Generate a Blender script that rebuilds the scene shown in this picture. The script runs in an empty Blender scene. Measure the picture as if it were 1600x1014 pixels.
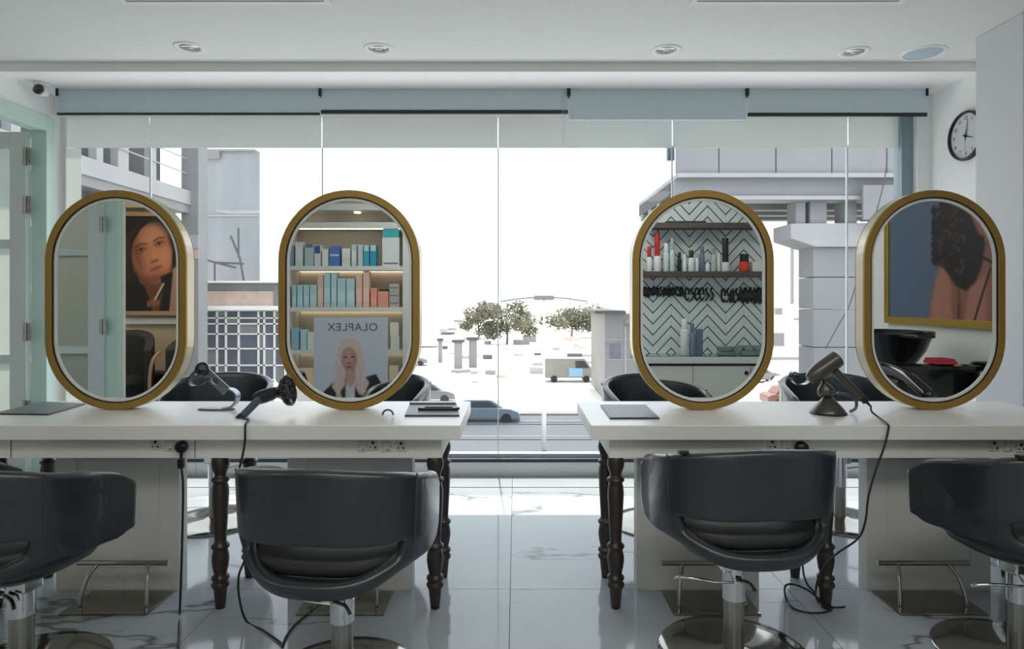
import bpy, bmesh, math, random
import numpy as np
from mathutils import Vector, Matrix

random.seed(7)
SC = bpy.context.scene
COL = SC.collection
PI = math.pi
R = math.radians

# ------------------------------------------------------------------ camera
F, VX, VY, H = 1010.0, 806.0, 466.0, 1.26        # focal length in px, vanishing point, eye height
cam_d = bpy.data.cameras.new('camera')
cam = bpy.data.objects.new('camera', cam_d)
COL.objects.link(cam)
cam.location = (0, 0, H)
cam.rotation_euler = (R(90), 0, 0)
cam_d.sensor_width = 36
cam_d.lens = F / 1600 * 36
cam_d.shift_x = (800 - VX) / 1600
cam_d.shift_y = (VY - 507) / 1600
cam_d.clip_start = 0.02
cam_d.clip_end = 2000
SC.camera = cam
SC.view_settings.view_transform = 'Standard'
SC.view_settings.look = 'None'
SC.view_settings.exposure = 0.0
SC.view_settings.gamma = 1.0
SC.view_settings.use_curve_mapping = False
SC.cycles.use_denoising = True
SC.cycles.max_bounces = 10
SC.cycles.diffuse_bounces = 5
SC.cycles.glossy_bounces = 6
SC.cycles.transparent_max_bounces = 16
SC.cycles.sample_clamp_indirect = 6

# ------------------------------------------------------------------ sky, sun, large lights
W = bpy.data.worlds.new('sky'); SC.world = W
W.use_nodes = True
bg = W.node_tree.nodes['Background']
bg.inputs[0].default_value = (0.88, 0.945, 1.0, 1)
bg.inputs[1].default_value = 2.2

def lamp(name, kind, loc, rot, energy, color=(1, 1, 1), **kw):
    l = bpy.data.lights.new(name, kind); l.energy = energy; l.color = color
    for k, v in kw.items(): setattr(l, k, v)
    o = bpy.data.objects.new(name, l); COL.objects.link(o)
    o.location = loc; o.rotation_euler = rot
    return o
sun = lamp('sun', 'SUN', (0, 20, 20), (R(-21), 0, R(4)), 7.8, (1.0, 0.89, 0.78), angle=R(0.6))
portal = lamp('window_portal', 'AREA', (-0.17, 4.66, 1.4), (R(-90), 0, 0), 1.0, shape='RECTANGLE', size=6.2, size_y=2.6)
portal.data.cycles.is_portal = True
# fill lights added behind the camera to brighten the room, out of view
fill_light = lamp('rear_fill_light', 'AREA', (0.3, 0.25, 2.68), (0, 0, 0), 46, (1.0, 0.97, 0.92), shape='RECTANGLE', size=3.6, size_y=0.9)
warm_fill = lamp('warm_fill_light', 'AREA', (-3.9, -0.6, 2.55), (0, 0, 0), 20, (1.0, 0.86, 0.68), shape='RECTANGLE', size=1.0, size_y=0.8)

# ------------------------------------------------------------------ materials
def mat(name, col, rough=0.5, metal=0.0, var=0.06, scale=6.0, bump=0.0, spec=0.5, coat=0.0, emit=None, estr=0.0, trans=0.0, col2=None, stretch=(1, 1, 1)):
    m = bpy.data.materials.new(name); m.use_nodes = True
    nt = m.node_tree; N = nt.nodes; L = nt.links
    b = N['Principled BSDF']
    b.inputs['Roughness'].default_value = rough
    b.inputs['Metallic'].default_value = metal
    b.inputs['Specular IOR Level'].default_value = spec
    b.inputs['Coat Weight'].default_value = coat
    if trans: b.inputs['Transmission Weight'].default_value = trans
    tc = N.new('ShaderNodeTexCoord'); mp = N.new('ShaderNodeMapping'); mp.inputs['Scale'].default_value = stretch
    L.new(tc.outputs['Object'], mp.inputs[0])
    no = N.new('ShaderNodeTexNoise'); no.inputs['Scale'].default_value = scale; no.inputs['Detail'].default_value = 4
    L.new(mp.outputs[0], no.inputs['Vector'])
    mx = N.new('ShaderNodeMix'); mx.data_type = 'RGBA'
    a = tuple(c * (1 - var) for c in col) if col2 is None else col
    c2 = tuple(min(1, c * (1 + var)) for c in col) if col2 is None else col2
    mx.inputs[6].default_value = (*a, 1); mx.inputs[7].default_value = (*c2, 1)
    L.new(no.outputs['Fac'], mx.inputs[0]); L.new(mx.outputs[2], b.inputs['Base Color'])
    if bump:
        bp = N.new('ShaderNodeBump'); bp.inputs['Strength'].default_value = bump; bp.inputs['Distance'].default_value = 0.01
        n2 = N.new('ShaderNodeTexNoise'); n2.inputs['Scale'].default_value = scale * 12; n2.inputs['Detail'].default_value = 3
        L.new(mp.outputs[0], n2.inputs['Vector'])
        L.new(n2.outputs['Fac'], bp.inputs['Height']); L.new(bp.outputs[0], b.inputs['Normal'])
    if emit:
        b.inputs['Emission Color'].default_value = (*emit, 1); b.inputs['Emission Strength'].default_value = estr
    return m

def srgb(r, g, b):
    f = lambda c: ((c / 255 + 0.055) / 1.055) ** 2.4 if c / 255 > 0.04045 else c / 255 / 12.92
    return (f(r), f(g), f(b))

M = {}
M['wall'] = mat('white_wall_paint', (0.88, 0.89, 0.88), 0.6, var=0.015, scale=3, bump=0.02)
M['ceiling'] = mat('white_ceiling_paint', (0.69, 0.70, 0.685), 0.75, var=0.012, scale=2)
M['soffit'] = mat('window_lit_soffit_white', (0.90, 0.89, 0.865), 0.75, var=0.01, scale=2)  # ceiling white toned lighter; window light on the soffit is in the colour
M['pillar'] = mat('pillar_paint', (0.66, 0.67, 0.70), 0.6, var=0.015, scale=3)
M['plinth'] = mat('pale_marble_plinth', (0.66, 0.71, 0.71), 0.25, var=0.06, scale=2)
M['blind'] = mat('pale_blue_blind_fabric', (0.62, 0.72, 0.78), 0.8, var=0.03, scale=20)
M['black'] = mat('black_plastic', (0.012, 0.013, 0.016), 0.35, var=0.2, scale=30)
M['black_gloss'] = mat('black_gloss', (0.008, 0.008, 0.010), 0.12, var=0.2, scale=30, coat=0.5)
M['rubber'] = mat('black_rubber', (0.010, 0.010, 0.012), 0.5, var=0.1)
M['mint'] = mat('mint_paint', (0.58, 0.76, 0.69), 0.45, var=0.03, scale=4)
M['door'] = mat('pale_grey_door_paint', (0.62, 0.68, 0.67), 0.4, var=0.02, scale=4)
M['table'] = mat('white_lacquer', (0.82, 0.82, 0.80), 0.28, var=0.02, scale=3, stretch=(1, 8, 1))
M['apron'] = mat('white_painted_wood', (0.80, 0.80, 0.77), 0.45, var=0.03, scale=5)
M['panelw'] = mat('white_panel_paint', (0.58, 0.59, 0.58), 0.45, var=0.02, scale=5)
M['leg'] = mat('dark_walnut', (0.030, 0.021, 0.018), 0.32, var=0.5, scale=14, stretch=(4, 4, 0.6), spec=0.6)
M['brass'] = mat('shaded_brass', (0.36, 0.225, 0.055), 0.42, metal=0.55, var=0.10, scale=10, bump=0.03)  # mirror rims; brass kept browner for the shade on the front
M['brass_lit'] = mat('window_lit_brass', (0.62, 0.56, 0.44), 0.32, metal=0.6, var=0.04, scale=6)  # same brass as the rims, lightened as if lit from the window
M['white_ring'] = mat('white_acrylic', (0.78, 0.78, 0.75), 0.4, var=0.01)
M['chrome'] = mat('chrome', (0.78, 0.80, 0.82), 0.09, metal=1.0, var=0.02, scale=5)
M['steel'] = mat('brushed_steel', (0.40, 0.39, 0.37), 0.28, metal=1.0, var=0.08, scale=60, stretch=(1, 1, 0.05))
M['plate'] = mat('polished_dark_steel', (0.30, 0.29, 0.26), 0.12, metal=1.0, var=0.06, scale=3)
M['leather'] = mat('black_leather', (0.016, 0.020, 0.025), 0.36, var=0.25, scale=9, bump=0.10, spec=0.6, coat=0.35)
M['leather_in'] = mat('black_seat_leather', (0.028, 0.030, 0.032), 0.45, var=0.25, scale=9, bump=0.12, spec=0.5)
M['seam'] = mat('leather_piping', (0.035, 0.042, 0.05), 0.35, var=0.1)
M['dryer'] = mat('dark_grey_satin', (0.10, 0.095, 0.09), 0.30, metal=0.6, var=0.08, scale=20)
M['dryer_blue'] = mat('blue_grey_satin', (0.10, 0.13, 0.19), 0.28, metal=0.5, var=0.08, scale=20)
M['silver'] = mat('satin_silver', (0.30, 0.34, 0.40), 0.3, metal=0.8, var=0.05)
M['tablet'] = mat('tablet_glass', (0.13, 0.15, 0.17), 0.38, var=0.05, spec=0.3)
M['mat_grey'] = mat('grey_work_mat', (0.10, 0.115, 0.12), 0.35, var=0.1, scale=12)
M['clip'] = mat('brown_black_shell', (0.035, 0.022, 0.024), 0.25, var=0.3, scale=30)
M['socket'] = mat('white_socket_plastic', (0.66, 0.66, 0.64), 0.35, var=0.02)
M['rail_dark'] = mat('dark_anodised_rail', (0.018, 0.03, 0.045), 0.35, metal=0.3, var=0.1)
M['rail_white'] = mat('white_rail', (0.62, 0.68, 0.70), 0.35, var=0.02)
M['frame_blue'] = mat('blue_grey_frame', (0.24, 0.32, 0.36), 0.4, var=0.03)
M['gold'] = mat('gold_frame', (0.50, 0.33, 0.06), 0.35, metal=0.6, var=0.08)
M['shelfw'] = mat('white_shelf_laminate', (0.66, 0.67, 0.65), 0.4, var=0.02)
M['niche'] = mat('beige_shelf_back', (0.55, 0.49, 0.42), 0.6, var=0.04, scale=3)
M['wood'] = mat('dark_oak_shelf', (0.075, 0.060, 0.052), 0.5, var=0.3, scale=8, stretch=(1, 12, 12))
M['tilew'] = mat('chevron_tile_glaze', (0.62, 0.69, 0.69), 0.3, var=0.03, scale=3)
M['grout'] = mat('black_grout', (0.012, 0.014, 0.016), 0.8, var=0.1)
M['backwall'] = mat('warm_beige_wall', (0.56, 0.46, 0.33), 0.6, var=0.04, scale=2)
M['fabric_dark'] = mat('charcoal_chair_fabric', (0.035, 0.034, 0.033), 0.7, var=0.2, scale=20)
M['tan'] = mat('tan_wood', (0.42, 0.27, 0.17), 0.5, var=0.15, scale=8)
M['clock_face'] = mat('clock_face_white', (0.62, 0.63, 0.66), 0.5, var=0.01)
M['lamp_in'] = mat('downlight_reflector', (0.45, 0.45, 0.44), 0.25, metal=0.8, var=0.05)
M['grille'] = mat('speaker_grille', (0.40, 0.48, 0.56), 0.5, var=0.1, scale=200)
M['red'] = mat('red_cap', (0.55, 0.03, 0.025), 0.35, var=0.05)
M['pink'] = mat('pink_towel', (0.60, 0.05, 0.10), 0.8, var=0.15, scale=30)

def thin_glass(name, tint, refl, rough=0.0):
    m = bpy.data.materials.new(name); m.use_nodes = True
    nt = m.node_tree; N = nt.nodes; L = nt.links
    for n in list(N): N.remove(n)
    out = N.new('ShaderNodeOutputMaterial'); t = N.new('ShaderNodeBsdfTransparent'); t.inputs[0].default_value = (*tint, 1)
    g = N.new('ShaderNodeBsdfGlossy'); g.inputs['Roughness'].default_value = rough; g.inputs[0].default_value = (0.9, 0.95, 1, 1)
    fr = N.new('ShaderNodeFresnel'); fr.inputs[0].default_value = refl
    mx = N.new('ShaderNodeMixShader')
    ge = N.new('ShaderNodeNewGeometry'); iv = N.new('ShaderNodeMath'); iv.operation = 'SUBTRACT'; iv.inputs[0].default_value = 1
    mu = N.new('ShaderNodeMath'); mu.operation = 'MULTIPLY'
    L.new(ge.outputs['Backfacing'], iv.inputs[1]); L.new(iv.outputs[0], mu.inputs[0]); L.new(fr.outputs[0], mu.inputs[1])
    L.new(mu.outputs[0], mx.inputs[0]); L.new(t.outputs[0], mx.inputs[1]); L.new(g.outputs[0], mx.inputs[2]); L.new(mx.outputs[0], out.inputs[0])
    return m
M['glass'] = thin_glass('window_glass', (0.965, 0.98, 0.985), 1.35)
M['clear'] = thin_glass('clear_acrylic', (0.62, 0.68, 0.70), 1.5)

def translucent(name, col, fac, tr=0.0):
    m = bpy.data.materials.new(name); m.use_nodes = True
    nt = m.node_tree; N = nt.nodes; L = nt.links
    for n in list(N): N.remove(n)
    out = N.new('ShaderNodeOutputMaterial')
    d = N.new('ShaderNodeBsdfDiffuse'); t = N.new('ShaderNodeBsdfTranslucent')
    no = N.new('ShaderNodeTexNoise'); no.inputs['Scale'].default_value = 3
    cr = N.new('ShaderNodeMix'); cr.data_type = 'RGBA'
    cr.inputs[6].default_value = (*[c * .97 for c in col], 1); cr.inputs[7].default_value = (*col, 1)
    L.new(no.outputs[0], cr.inputs[0]); L.new(cr.outputs[2], d.inputs[0]); L.new(cr.outputs[2], t.inputs[0])
    mx = N.new('ShaderNodeMixShader'); mx.inputs[0].default_value = fac
    L.new(d.outputs[0], mx.inputs[1]); L.new(t.outputs[0], mx.inputs[2]); L.new(mx.outputs[0], out.inputs[0])
    return m
M['film'] = translucent('frosted_window_film', (0.86, 0.875, 0.855), 0.43)
M['frost'] = translucent('frosted_door_glass', (0.44, 0.50, 0.455), 0.55)

def mirror_mat():
    m = bpy.data.materials.new('silvered_mirror'); m.use_nodes = True
    b = m.node_tree.nodes['Principled BSDF']
    b.inputs['Base Color'].default_value = (0.80, 0.84, 0.83, 1); b.inputs['Metallic'].default_value = 1; b.inputs['Roughness'].default_value = 0.0
    return m
M['mirror'] = mirror_mat()

def marble():
    m = bpy.data.materials.new('polished_white_marble'); m.use_nodes = True
    nt = m.node_tree; N = nt.nodes; L = nt.links; b = N['Principled BSDF']
    geo = N.new('ShaderNodeNewGeometry'); oi = N.new('ShaderNodeObjectInfo')
    ml = N.new('ShaderNodeMath'); ml.operation = 'MULTIPLY'; ml.inputs[1].default_value = 17
    L.new(oi.outputs['Random'], ml.inputs[0])
    cb = N.new('ShaderNodeCombineXYZ'); L.new(ml.outputs[0], cb.inputs[2])
    ad = N.new('ShaderNodeVectorMath'); ad.operation = 'ADD'
    L.new(geo.outputs['Position'], ad.inputs[0]); L.new(cb.outputs[0], ad.inputs[1])
    mp = N.new('ShaderNodeMapping'); mp.inputs['Rotation'].default_value = (0, 0, 0.75); mp.inputs['Scale'].default_value = (0.45, 1.5, 1)
    L.new(ad.outputs[0], mp.inputs[0])
    n1 = N.new('ShaderNodeTexNoise'); n1.inputs['Scale'].default_value = 0.9; n1.inputs['Detail'].default_value = 5; n1.inputs['Roughness'].default_value = 0.55
    L.new(mp.outputs[0], n1.inputs['Vector'])
    s = N.new('ShaderNodeMath'); s.operation = 'SUBTRACT'; s.inputs[1].default_value = 0.5; L.new(n1.outputs[0], s.inputs[0])
    a = N.new('ShaderNodeMath'); a.operation = 'ABSOLUTE'; L.new(s.outputs[0], a.inputs[0])
    r = N.new('ShaderNodeValToRGB'); r.color_ramp.elements[0].position = 0.0; r.color_ramp.elements[0].color = (0.16, 0.17, 0.17, 1)
    r.color_ramp.elements[1].position = 0.009; r.color_ramp.elements[1].color = (1, 1, 1, 1)
    L.new(a.outputs[0], r.inputs[0])
    n2 = N.new('ShaderNodeTexNoise'); n2.inputs['Scale'].default_value = 1.2; n2.inputs['Detail'].default_value = 2; L.new(ad.outputs[0], n2.inputs['Vector'])
    r2 = N.new('ShaderNodeValToRGB'); r2.color_ramp.elements[0].position = 0.43; r2.color_ramp.elements[0].color = (0, 0, 0, 1)
    r2.color_ramp.elements[1].position = 0.50; r2.color_ramp.elements[1].color = (1, 1, 1, 1)
    L.new(n2.outputs[0], r2.inputs[0])
    veinmask = N.new('ShaderNodeMix'); veinmask.data_type = 'RGBA'
    veinmask.inputs[6].default_value = (1, 1, 1, 1)
    L.new(r2.outputs[0], veinmask.inputs[0]); L.new(r.outputs[0], veinmask.inputs[7])
    mu = N.new('ShaderNodeMix'); mu.data_type = 'RGBA'; mu.blend_type = 'MULTIPLY'; mu.inputs[0].default_value = 0.85
    n3 = N.new('ShaderNodeTexNoise'); n3.inputs['Scale'].default_value = 2.5; n3.inputs['Detail'].default_value = 4; L.new(ad.outputs[0], n3.inputs['Vector'])
    c3 = N.new('ShaderNodeMix'); c3.data_type = 'RGBA'; c3.inputs[6].default_value = (0.32, 0.365, 0.395, 1); c3.inputs[7].default_value = (0.42, 0.46, 0.485, 1)
    L.new(n3.outputs[0], c3.inputs[0]); L.new(c3.outputs[2], mu.inputs[6]); L.new(veinmask.outputs[2], mu.inputs[7])
    L.new(mu.outputs[2], b.inputs['Base Color'])
    b.inputs['Roughness'].default_value = 0.07
    b.inputs['Specular IOR Level'].default_value = 0.34
    return m
M['marble'] = marble()

# ------------------------------------------------------------------ helpers
def P(x, y, d):
    "the point at depth d behind which pixel (x, y) lies"
    return Vector(((x - VX) / F * d, d, H - (y - VY) / F * d))
MY = 2.90                                         # the mirrors' glass plane
def PM(x, y, p):
    "a point seen in a mirror, p metres of light path away"
    v = P(x, y, p); v.y = 2 * MY - p; return v

class MB:
    def __init__(s): s.bm = bmesh.new(); s.mi = 0
    def box(s, a, b, mi=None):
        x0, x1 = sorted((a[0], b[0])); y0, y1 = sorted((a[1], b[1])); z0, z1 = sorted((a[2], b[2]))
        v = [s.bm.verts.new(c) for c in ((x0,y0,z0),(x1,y0,z0),(x1,y1,z0),(x0,y1,z0),(x0,y0,z1),(x1,y0,z1),(x1,y1,z1),(x0,y1,z1))]
        for q in ((3,2,1,0),(4,5,6,7),(0,1,5,4),(1,2,6,5),(2,3,7,6),(3,0,4,7)):
            s.bm.faces.new([v[i] for i in q])
        return s
    def prism(s, pts, z0, z1, axis='z'):
        def c(p, h):
            return {'z': (p[0], p[1], h), 'y': (p[0], h, p[1]), 'x': (h, p[0], p[1])}[axis]
        a = [s.bm.verts.new(c(p, z0)) for p in pts]; b = [s.bm.verts.new(c(p, z1)) for p in pts]
        n = len(pts)
        s.bm.faces.new(a[::-1]); s.bm.faces.new(b)
        for i in range(n): s.bm.faces.new([a[i], a[(i+1) % n], b[(i+1) % n], b[i]])
        return s
    def lathe(s, prof, n=24, loc=(0, 0, 0), rot=None, sx=1, sy=1):
        mt = Matrix.Translation(loc) @ (rot.to_4x4() if rot else Matrix.Identity(4))
        rings = []
        for r, z in prof:
            if r < 1e-6: rings.append([s.bm.verts.new(mt @ Vector((0, 0, z)))])
            else: rings.append([s.bm.verts.new(mt @ Vector((r*sx*math.cos(2*PI*i/n), r*sy*math.sin(2*PI*i/n), z))) for i in range(n)])
        for A, B in zip(rings, rings[1:]):
            if len(A) == 1 and len(B) == 1: continue
            if len(A) == 1:
                for i in range(n): s.bm.faces.new([A[0], B[i], B[(i+1) % n]])
            elif len(B) == 1:
                for i in range(n): s.bm.faces.new([A[i], A[(i+1) % n], B[0]])
            else:
                for i in range(n): s.bm.faces.new([A[i], A[(i+1) % n], B[(i+1) % n], B[i]])
        return s
    def cyl(s, r, z0, z1, n=24, loc=(0, 0, 0), rot=None, r2=None):
        return s.lathe([(0, z0), (r, z0), (r if r2 is None else r2, z1), (0, z1)], n, loc, rot)
    def rod(s, a, b, r, n=12, r2=None):
        a = Vector(a); b = Vector(b); q = (b - a).to_track_quat('Z', 'Y').to_matrix()
        return s.cyl(r, 0, (b - a).length, n, a, q, r2)
    def tube(s, pts, r, n=8, smooth=6, closed=False, taper=None):
        pts = [Vector(p) for p in pts]
        if smooth > 1 and len(pts) > 2:
            out = []; m = len(pts)
            for i in range(m - 1 if not closed else m):
                g = lambda k: pts[k % m] if closed else pts[max(0, min(m-1, k))]
                p0, p1, p2, p3 = g(i-1), g(i), g(i+1), g(i+2)
                for k in range(smooth):
                    t = k / smooth
                    out.append(0.5*((2*p1)+(-p0+p2)*t+(2*p0-5*p1+4*p2-p3)*t*t+(-p0+3*p1-3*p2+p3)*t**3))
            if not closed: out.append(pts[-1])
            pts = out
        rings = []; up = Vector((0.13, 0.21, 0.97)); m = len(pts)
        for i, p in enumerate(pts):
            if closed: t = (pts[(i+1) % m] - pts[i-1])
            else: t = (pts[min(i+1, m-1)] - pts[max(i-1, 0)])
            t = t.normalized() if t.length > 1e-9 else Vector((0, 0, 1))
            u = up - t * up.dot(t)
            if u.length < 1e-3: u = Vector((1, 0, 0)) - t * t.x
            u.normalize(); up = u; w = t.cross(u)
            rr = r if taper is None else r * (taper[0] + (taper[1]-taper[0]) * i / max(1, m-1))
            rings.append([s.bm.verts.new(p + (u*math.cos(2*PI*k/n) + w*math.sin(2*PI*k/n))*rr) for k in range(n)])
        for i in range(m if closed else m-1):
            A, B = rings[i], rings[(i+1) % m]
            for k in range(n): s.bm.faces.new([A[k], A[(k+1) % n], B[(k+1) % n], B[k]])
        if not closed:
            s.bm.faces.new(rings[0][::-1]); s.bm.faces.new(rings[-1])
        return s
    def superrings(s, rings, n=32, e=2.8, cap=True):
        RR = []
        for (z, ax, by, cy) in rings:
            row = []
            for i in range(n):
                t = 2*PI*i/n; c, q = math.cos(t), math.sin(t)
                row.append(s.bm.verts.new((ax*math.copysign(abs(c)**(2/e), c), cy+by*math.copysign(abs(q)**(2/e), q), z)))
            RR.append(row)
        for A, B in zip(RR, RR[1:]):
            for i in range(n): s.bm.faces.new([A[i], A[(i+1) % n], B[(i+1) % n], B[i]])
        if cap: s.bm.faces.new(RR[0][::-1]); s.bm.faces.new(RR[-1])
        return s
    def ring(s, outer, inner, y0, y1):
        "a closed band between two outlines in the xz plane, from depth y0 to y1"
        n = len(outer)
        V = [[s.bm.verts.new((p[0], y, p[1])) for p in o] for o in (outer, inner) for y in (y0, y1)]
        oa, ob, ia, ib = V
        for i in range(n):
            j = (i+1) % n
            s.bm.faces.new([oa[i], oa[j], ob[j], ob[i]]); s.bm.faces.new([ia[j], ia[i], ib[i], ib[j]])
            s.bm.faces.new([oa[j], oa[i], ia[i], ia[j]]); s.bm.faces.new([ob[i], ob[j], ib[j], ib[i]])
        return s
    def build(s, name, m, parent=None, smooth=False, bevel=0, subsurf=0, solid=0, loc=None, auto=False):
        bmesh.ops.recalc_face_normals(s.bm, faces=s.bm.faces)
        me = bpy.data.meshes.new(name); s.bm.to_mesh(me); s.bm.free()
        if smooth:
            me.polygons.foreach_set('use_smooth', [True]*len(me.polygons))
            if auto:
                try: me.set_sharp_from_angle(angle=R(38))
                except Exception: pass
        me.materials.append(M[m] if isinstance(m, str) else m)
        o = bpy.data.objects.new(name, me); COL.objects.link(o)
        if parent: o.parent = parent
        if loc is not None: o.location = loc
        if solid:
            q = o.modifiers.new('solid', 'SOLIDIFY'); q.thickness = solid; q.offset = -1
        if bevel:
            q = o.modifiers.new('bevel', 'BEVEL'); q.width = bevel; q.segments = 2; q.limit_method = 'ANGLE'
        if subsurf:
            q = o.modifiers.new('subsurf', 'SUBSURF'); q.levels = subsurf; q.render_levels = subsurf
        return o

def tag(o, label=None, cat=None, group=None, kind=None):
    if label: o['label'] = label
    if cat: o['category'] = cat
    if group: o['group'] = group
    if kind: o['kind'] = kind
    return o
def root(name, label, cat, loc=(0, 0, 0), rz=0, group=None):
    o = bpy.data.objects.new(name, None); COL.objects.link(o)
    o.empty_display_size = 0.05
    o.location = loc; o.rotation_euler = (0, 0, rz)
    return tag(o, label, cat, group)
def kids(o): return [c for c in bpy.data.objects if c.parent == o]
def copy_tree(o, loc=None, rz=None, label=None, parent=None):
    c = o.copy(); COL.objects.link(c)
    if parent is not None: c.parent = parent
    if loc is not None: c.location = loc
    if rz is not None: c.rotation_euler = (0, 0, rz)
    if label: c['label'] = label
    for k in kids(o):
        copy_tree(k, parent=c)
    return c
def struct(name, mb, m, **kw):
    return tag(mb.build(name, m, **kw), kind='structure')
def sbox(name, a, b, m, **kw): return struct(name, MB().box(a, b), m, **kw)
def part(name, a, b, m, parent, **kw): return MB().box(a, b).build(name, m, parent, **kw)

# ================================================================== THE SETTING
XL, XR, YW = -3.26, 2.91, 4.58
ZC, ZS, YS = 2.747, 2.69, 4.08
# floor: 1.2 m polished tiles, each its own piece, on a dark bed
floor = sbox('floor', (-5.4, -2.0, -0.10), (XR+0.2, YW+0.2, -0.012), 'grout')
xs = [-5.3] + [(-0.024 + 1.2*k) for k in range(-4, 3)] + [XR+0.02]
ys = [-1.95, -0.83, 0.37, 1.60, 2.80, 4.03, 4.30]
g = 0.0012
for i in range(len(xs)-1):
    for j in range(len(ys)-1):
        MB().box((xs[i]+g, ys[j]+g, -0.012), (xs[i+1]-g, ys[j+1]-g, 0)).build('tile', 'marble', floor)
# marble ledge by the window and the plinth below it
for i in range(len(xs)-1):
    if xs[i+1] < XL: continue
    MB().box((max(xs[i], XL)+g, 4.30+g, -0.012), (xs[i+1]-g, YW+0.04, 0.004)).build('tile', 'marble', floor)
base = sbox('baseboard_window', (XL, YW, 0), (XR, YW+0.12, 0.10), 'grout')
for a, b in ((XL, -2.26), (-2.26, -1.47), (-1.47, -0.58), (-0.58, 0.62), (0.62, 1.82), (1.82, XR)):
    MB().box((a+g, YW-0.012, 0.004), (b-g, YW, 0.104)).build('plinth_tile', 'plinth', base)

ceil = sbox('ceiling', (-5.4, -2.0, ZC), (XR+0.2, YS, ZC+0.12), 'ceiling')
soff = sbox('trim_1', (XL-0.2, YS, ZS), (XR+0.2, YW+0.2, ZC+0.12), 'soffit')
sbox('trim_2', (XL-0.14, YW-0.02, 2.555), (XR, YW+0.16, ZS), 'wall')         # lintel strip above the panes, hidden by the blinds
# right wall, pillar
sbox('wall_right', (XR, -0.80, 0), (XR+0.15, YW+0.2, ZC+0.12), 'wall')
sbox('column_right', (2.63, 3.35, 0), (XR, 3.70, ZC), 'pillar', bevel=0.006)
# left wall: short stub by the window, doorway 4 m wide, end stub behind
sbox('wall_left', (XL-0.14, 4.55, 0), (XL, YW+0.2, ZC+0.12), 'wall')
sbox('wall_left_header', (XL-0.14, 0.40, 2.52), (XL, 4.55, ZC+0.12), 'wall')
sbox('wall_left_stub', (XL-0.14, 0.40, 0), (XL, 0.47, 2.52), 'wall')
# room behind the doorway (pale green corridor)
sbox('wall_corridor', (-5.4, 0.40, 0), (-5.25, YW+0.2, ZC+0.12), 'wall')
sbox('wall_corridor_end', (-5.4, YW+0.10, 0), (XL-0.14, YW+0.25, 0.35), 'wall')
w2 = sbox('window_2', (-5.25, YW+0.10, 0.35), (XL-0.14, YW+0.2, 0.40), 'rail_white')
for a_, b_ in ((-5.24, -4.34), (-4.32, -3.41)): part('pane', (a_, YW+0.14, 0.40), (b_, YW+0.144, ZC), 'glass', w2)
part('mullion', (-4.34, YW+0.12, 0.40), (-4.32, YW+0.17, ZC), 'rail_white', w2)
tag(MB().box((-5.4, YS, ZC), (XL-0.14, YW+0.2, ZC+0.12)).build('ceiling_corridor', 'ceiling'), kind='structure')
# back walls
sbox('wall_back_left', (-5.4, -1.90, 0), (-2.45, -1.75, ZC+0.12), 'backwall')
sbox('wall_back_side', (-5.4, -1.90, 0), (-5.25, 0.40, ZC+0.12), 'wall')
sbox('wall_back_return', (-2.45, -1.90, 0), (-2.36, -0.82, ZC+0.12), 'wall')
sbox('wall_back_middle', (-1.02, -1.20, 0), (0.90, -0.82, ZC+0.12), 'wall')
sbox('wall_back_niche', (-2.36, -1.30, 0), (-1.02, -1.18, ZC+0.12), 'niche')

# chevron tiled wall, one object per tile
cw = sbox('wall_back', (0.90, -1.0, 0), (XR, -0.822, ZC+0.12), 'grout')
per, rise, vs = 0.372, 0.20, 0.112
x0 = PM(1020, 466, 6.62).x - per*2
hw = per/2
k = 0
while x0 + k*hw < XR - 0.02:
    xa, xb = x0 + k*hw, x0 + (k+1)*hw
    up = 1 if k % 2 == 0 else -1
    k += 1
    if xb < 1.22: continue
    xa2, xb2 = max(xa, 0.905), min(xb, XR-0.002)
    for rrow in range(-5, 16):
        zb = 0.66 + rrow*vs
        za = zb + (0 if up > 0 else rise); zc = zb + (rise if up > 0 else 0)
        t = lambda x: za + (zc-za)*(x-xa)/(xb-xa)
        gx, gz = 0.0006, 0.0075
        pts = [(xa2+gx, t(xa2)+gz), (xb2-gx, t(xb2)+gz), (xb2-gx, t(xb2)+vs-gz), (xa2+gx, t(xa2)+vs-gz)]
        if min(p[1] for p in pts) > 2.3: continue
        pts = [(p[0], max(0.30, p[1])) for p in pts]
        if pts[2][1]-pts[1][1] < 0.01 or pts[3][1]-pts[0][1] < 0.01: continue
        MB().prism(pts, -0.822, -0.812, 'y').build('tile', 'tilew', cw)

# ---- window: frameless panes with butt joints
win = sbox('window_1', (-3.14, YW+0.03, 0.104), (2.80, YW+0.10, 0.118), 'rail_white')
part('bottom_rail', (XL, YW-0.03, 0.104), (XR-0.04, YW+0.03, 0.130), 'rail_dark', win, bevel=0.003)
part('bottom_bead', (XL, YW+0.035, 0.118), (XR-0.04, YW+0.10, 0.150), 'rail_white', win)
joints = [-3.22, -2.621, -1.388, -0.127, 1.120, 2.376, 2.735]
for a, b in zip(joints, joints[1:]):
    part('pane', (a+0.003, YW+0.06, 0.15), (b-0.003, YW+0.064, 2.555), 'glass', win)
for a in joints[1:-1]:
    part('joint', (a-0.004, YW+0.052, 0.15), (a+0.004, YW+0.072, 2.34), 'rail_white', win)
for a, b in zip(joints, joints[1:]):
    part('frosted_band', (a+0.003, YW+0.045, 2.335), (b-0.003, YW+0.047, 2.60), 'film', win)
part('frosted_strip', (-3.24, YW+0.045, 0.15), (-3.11, YW+0.047, 2.333), 'film', win)
part('jamb', (2.735, YW+0.0, 0.15), (2.83, YW+0.10, 2.60), 'frame_blue', win)
part('jamb', (2.815, YW-0.05, 0.15), (XR, YW+0.0, ZS), 'wall', win)
part('jamb', (XL-0.14, YW+0.05, 0.0), (-3.22, YW+0.10, ZS), 'wall', win)
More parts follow.
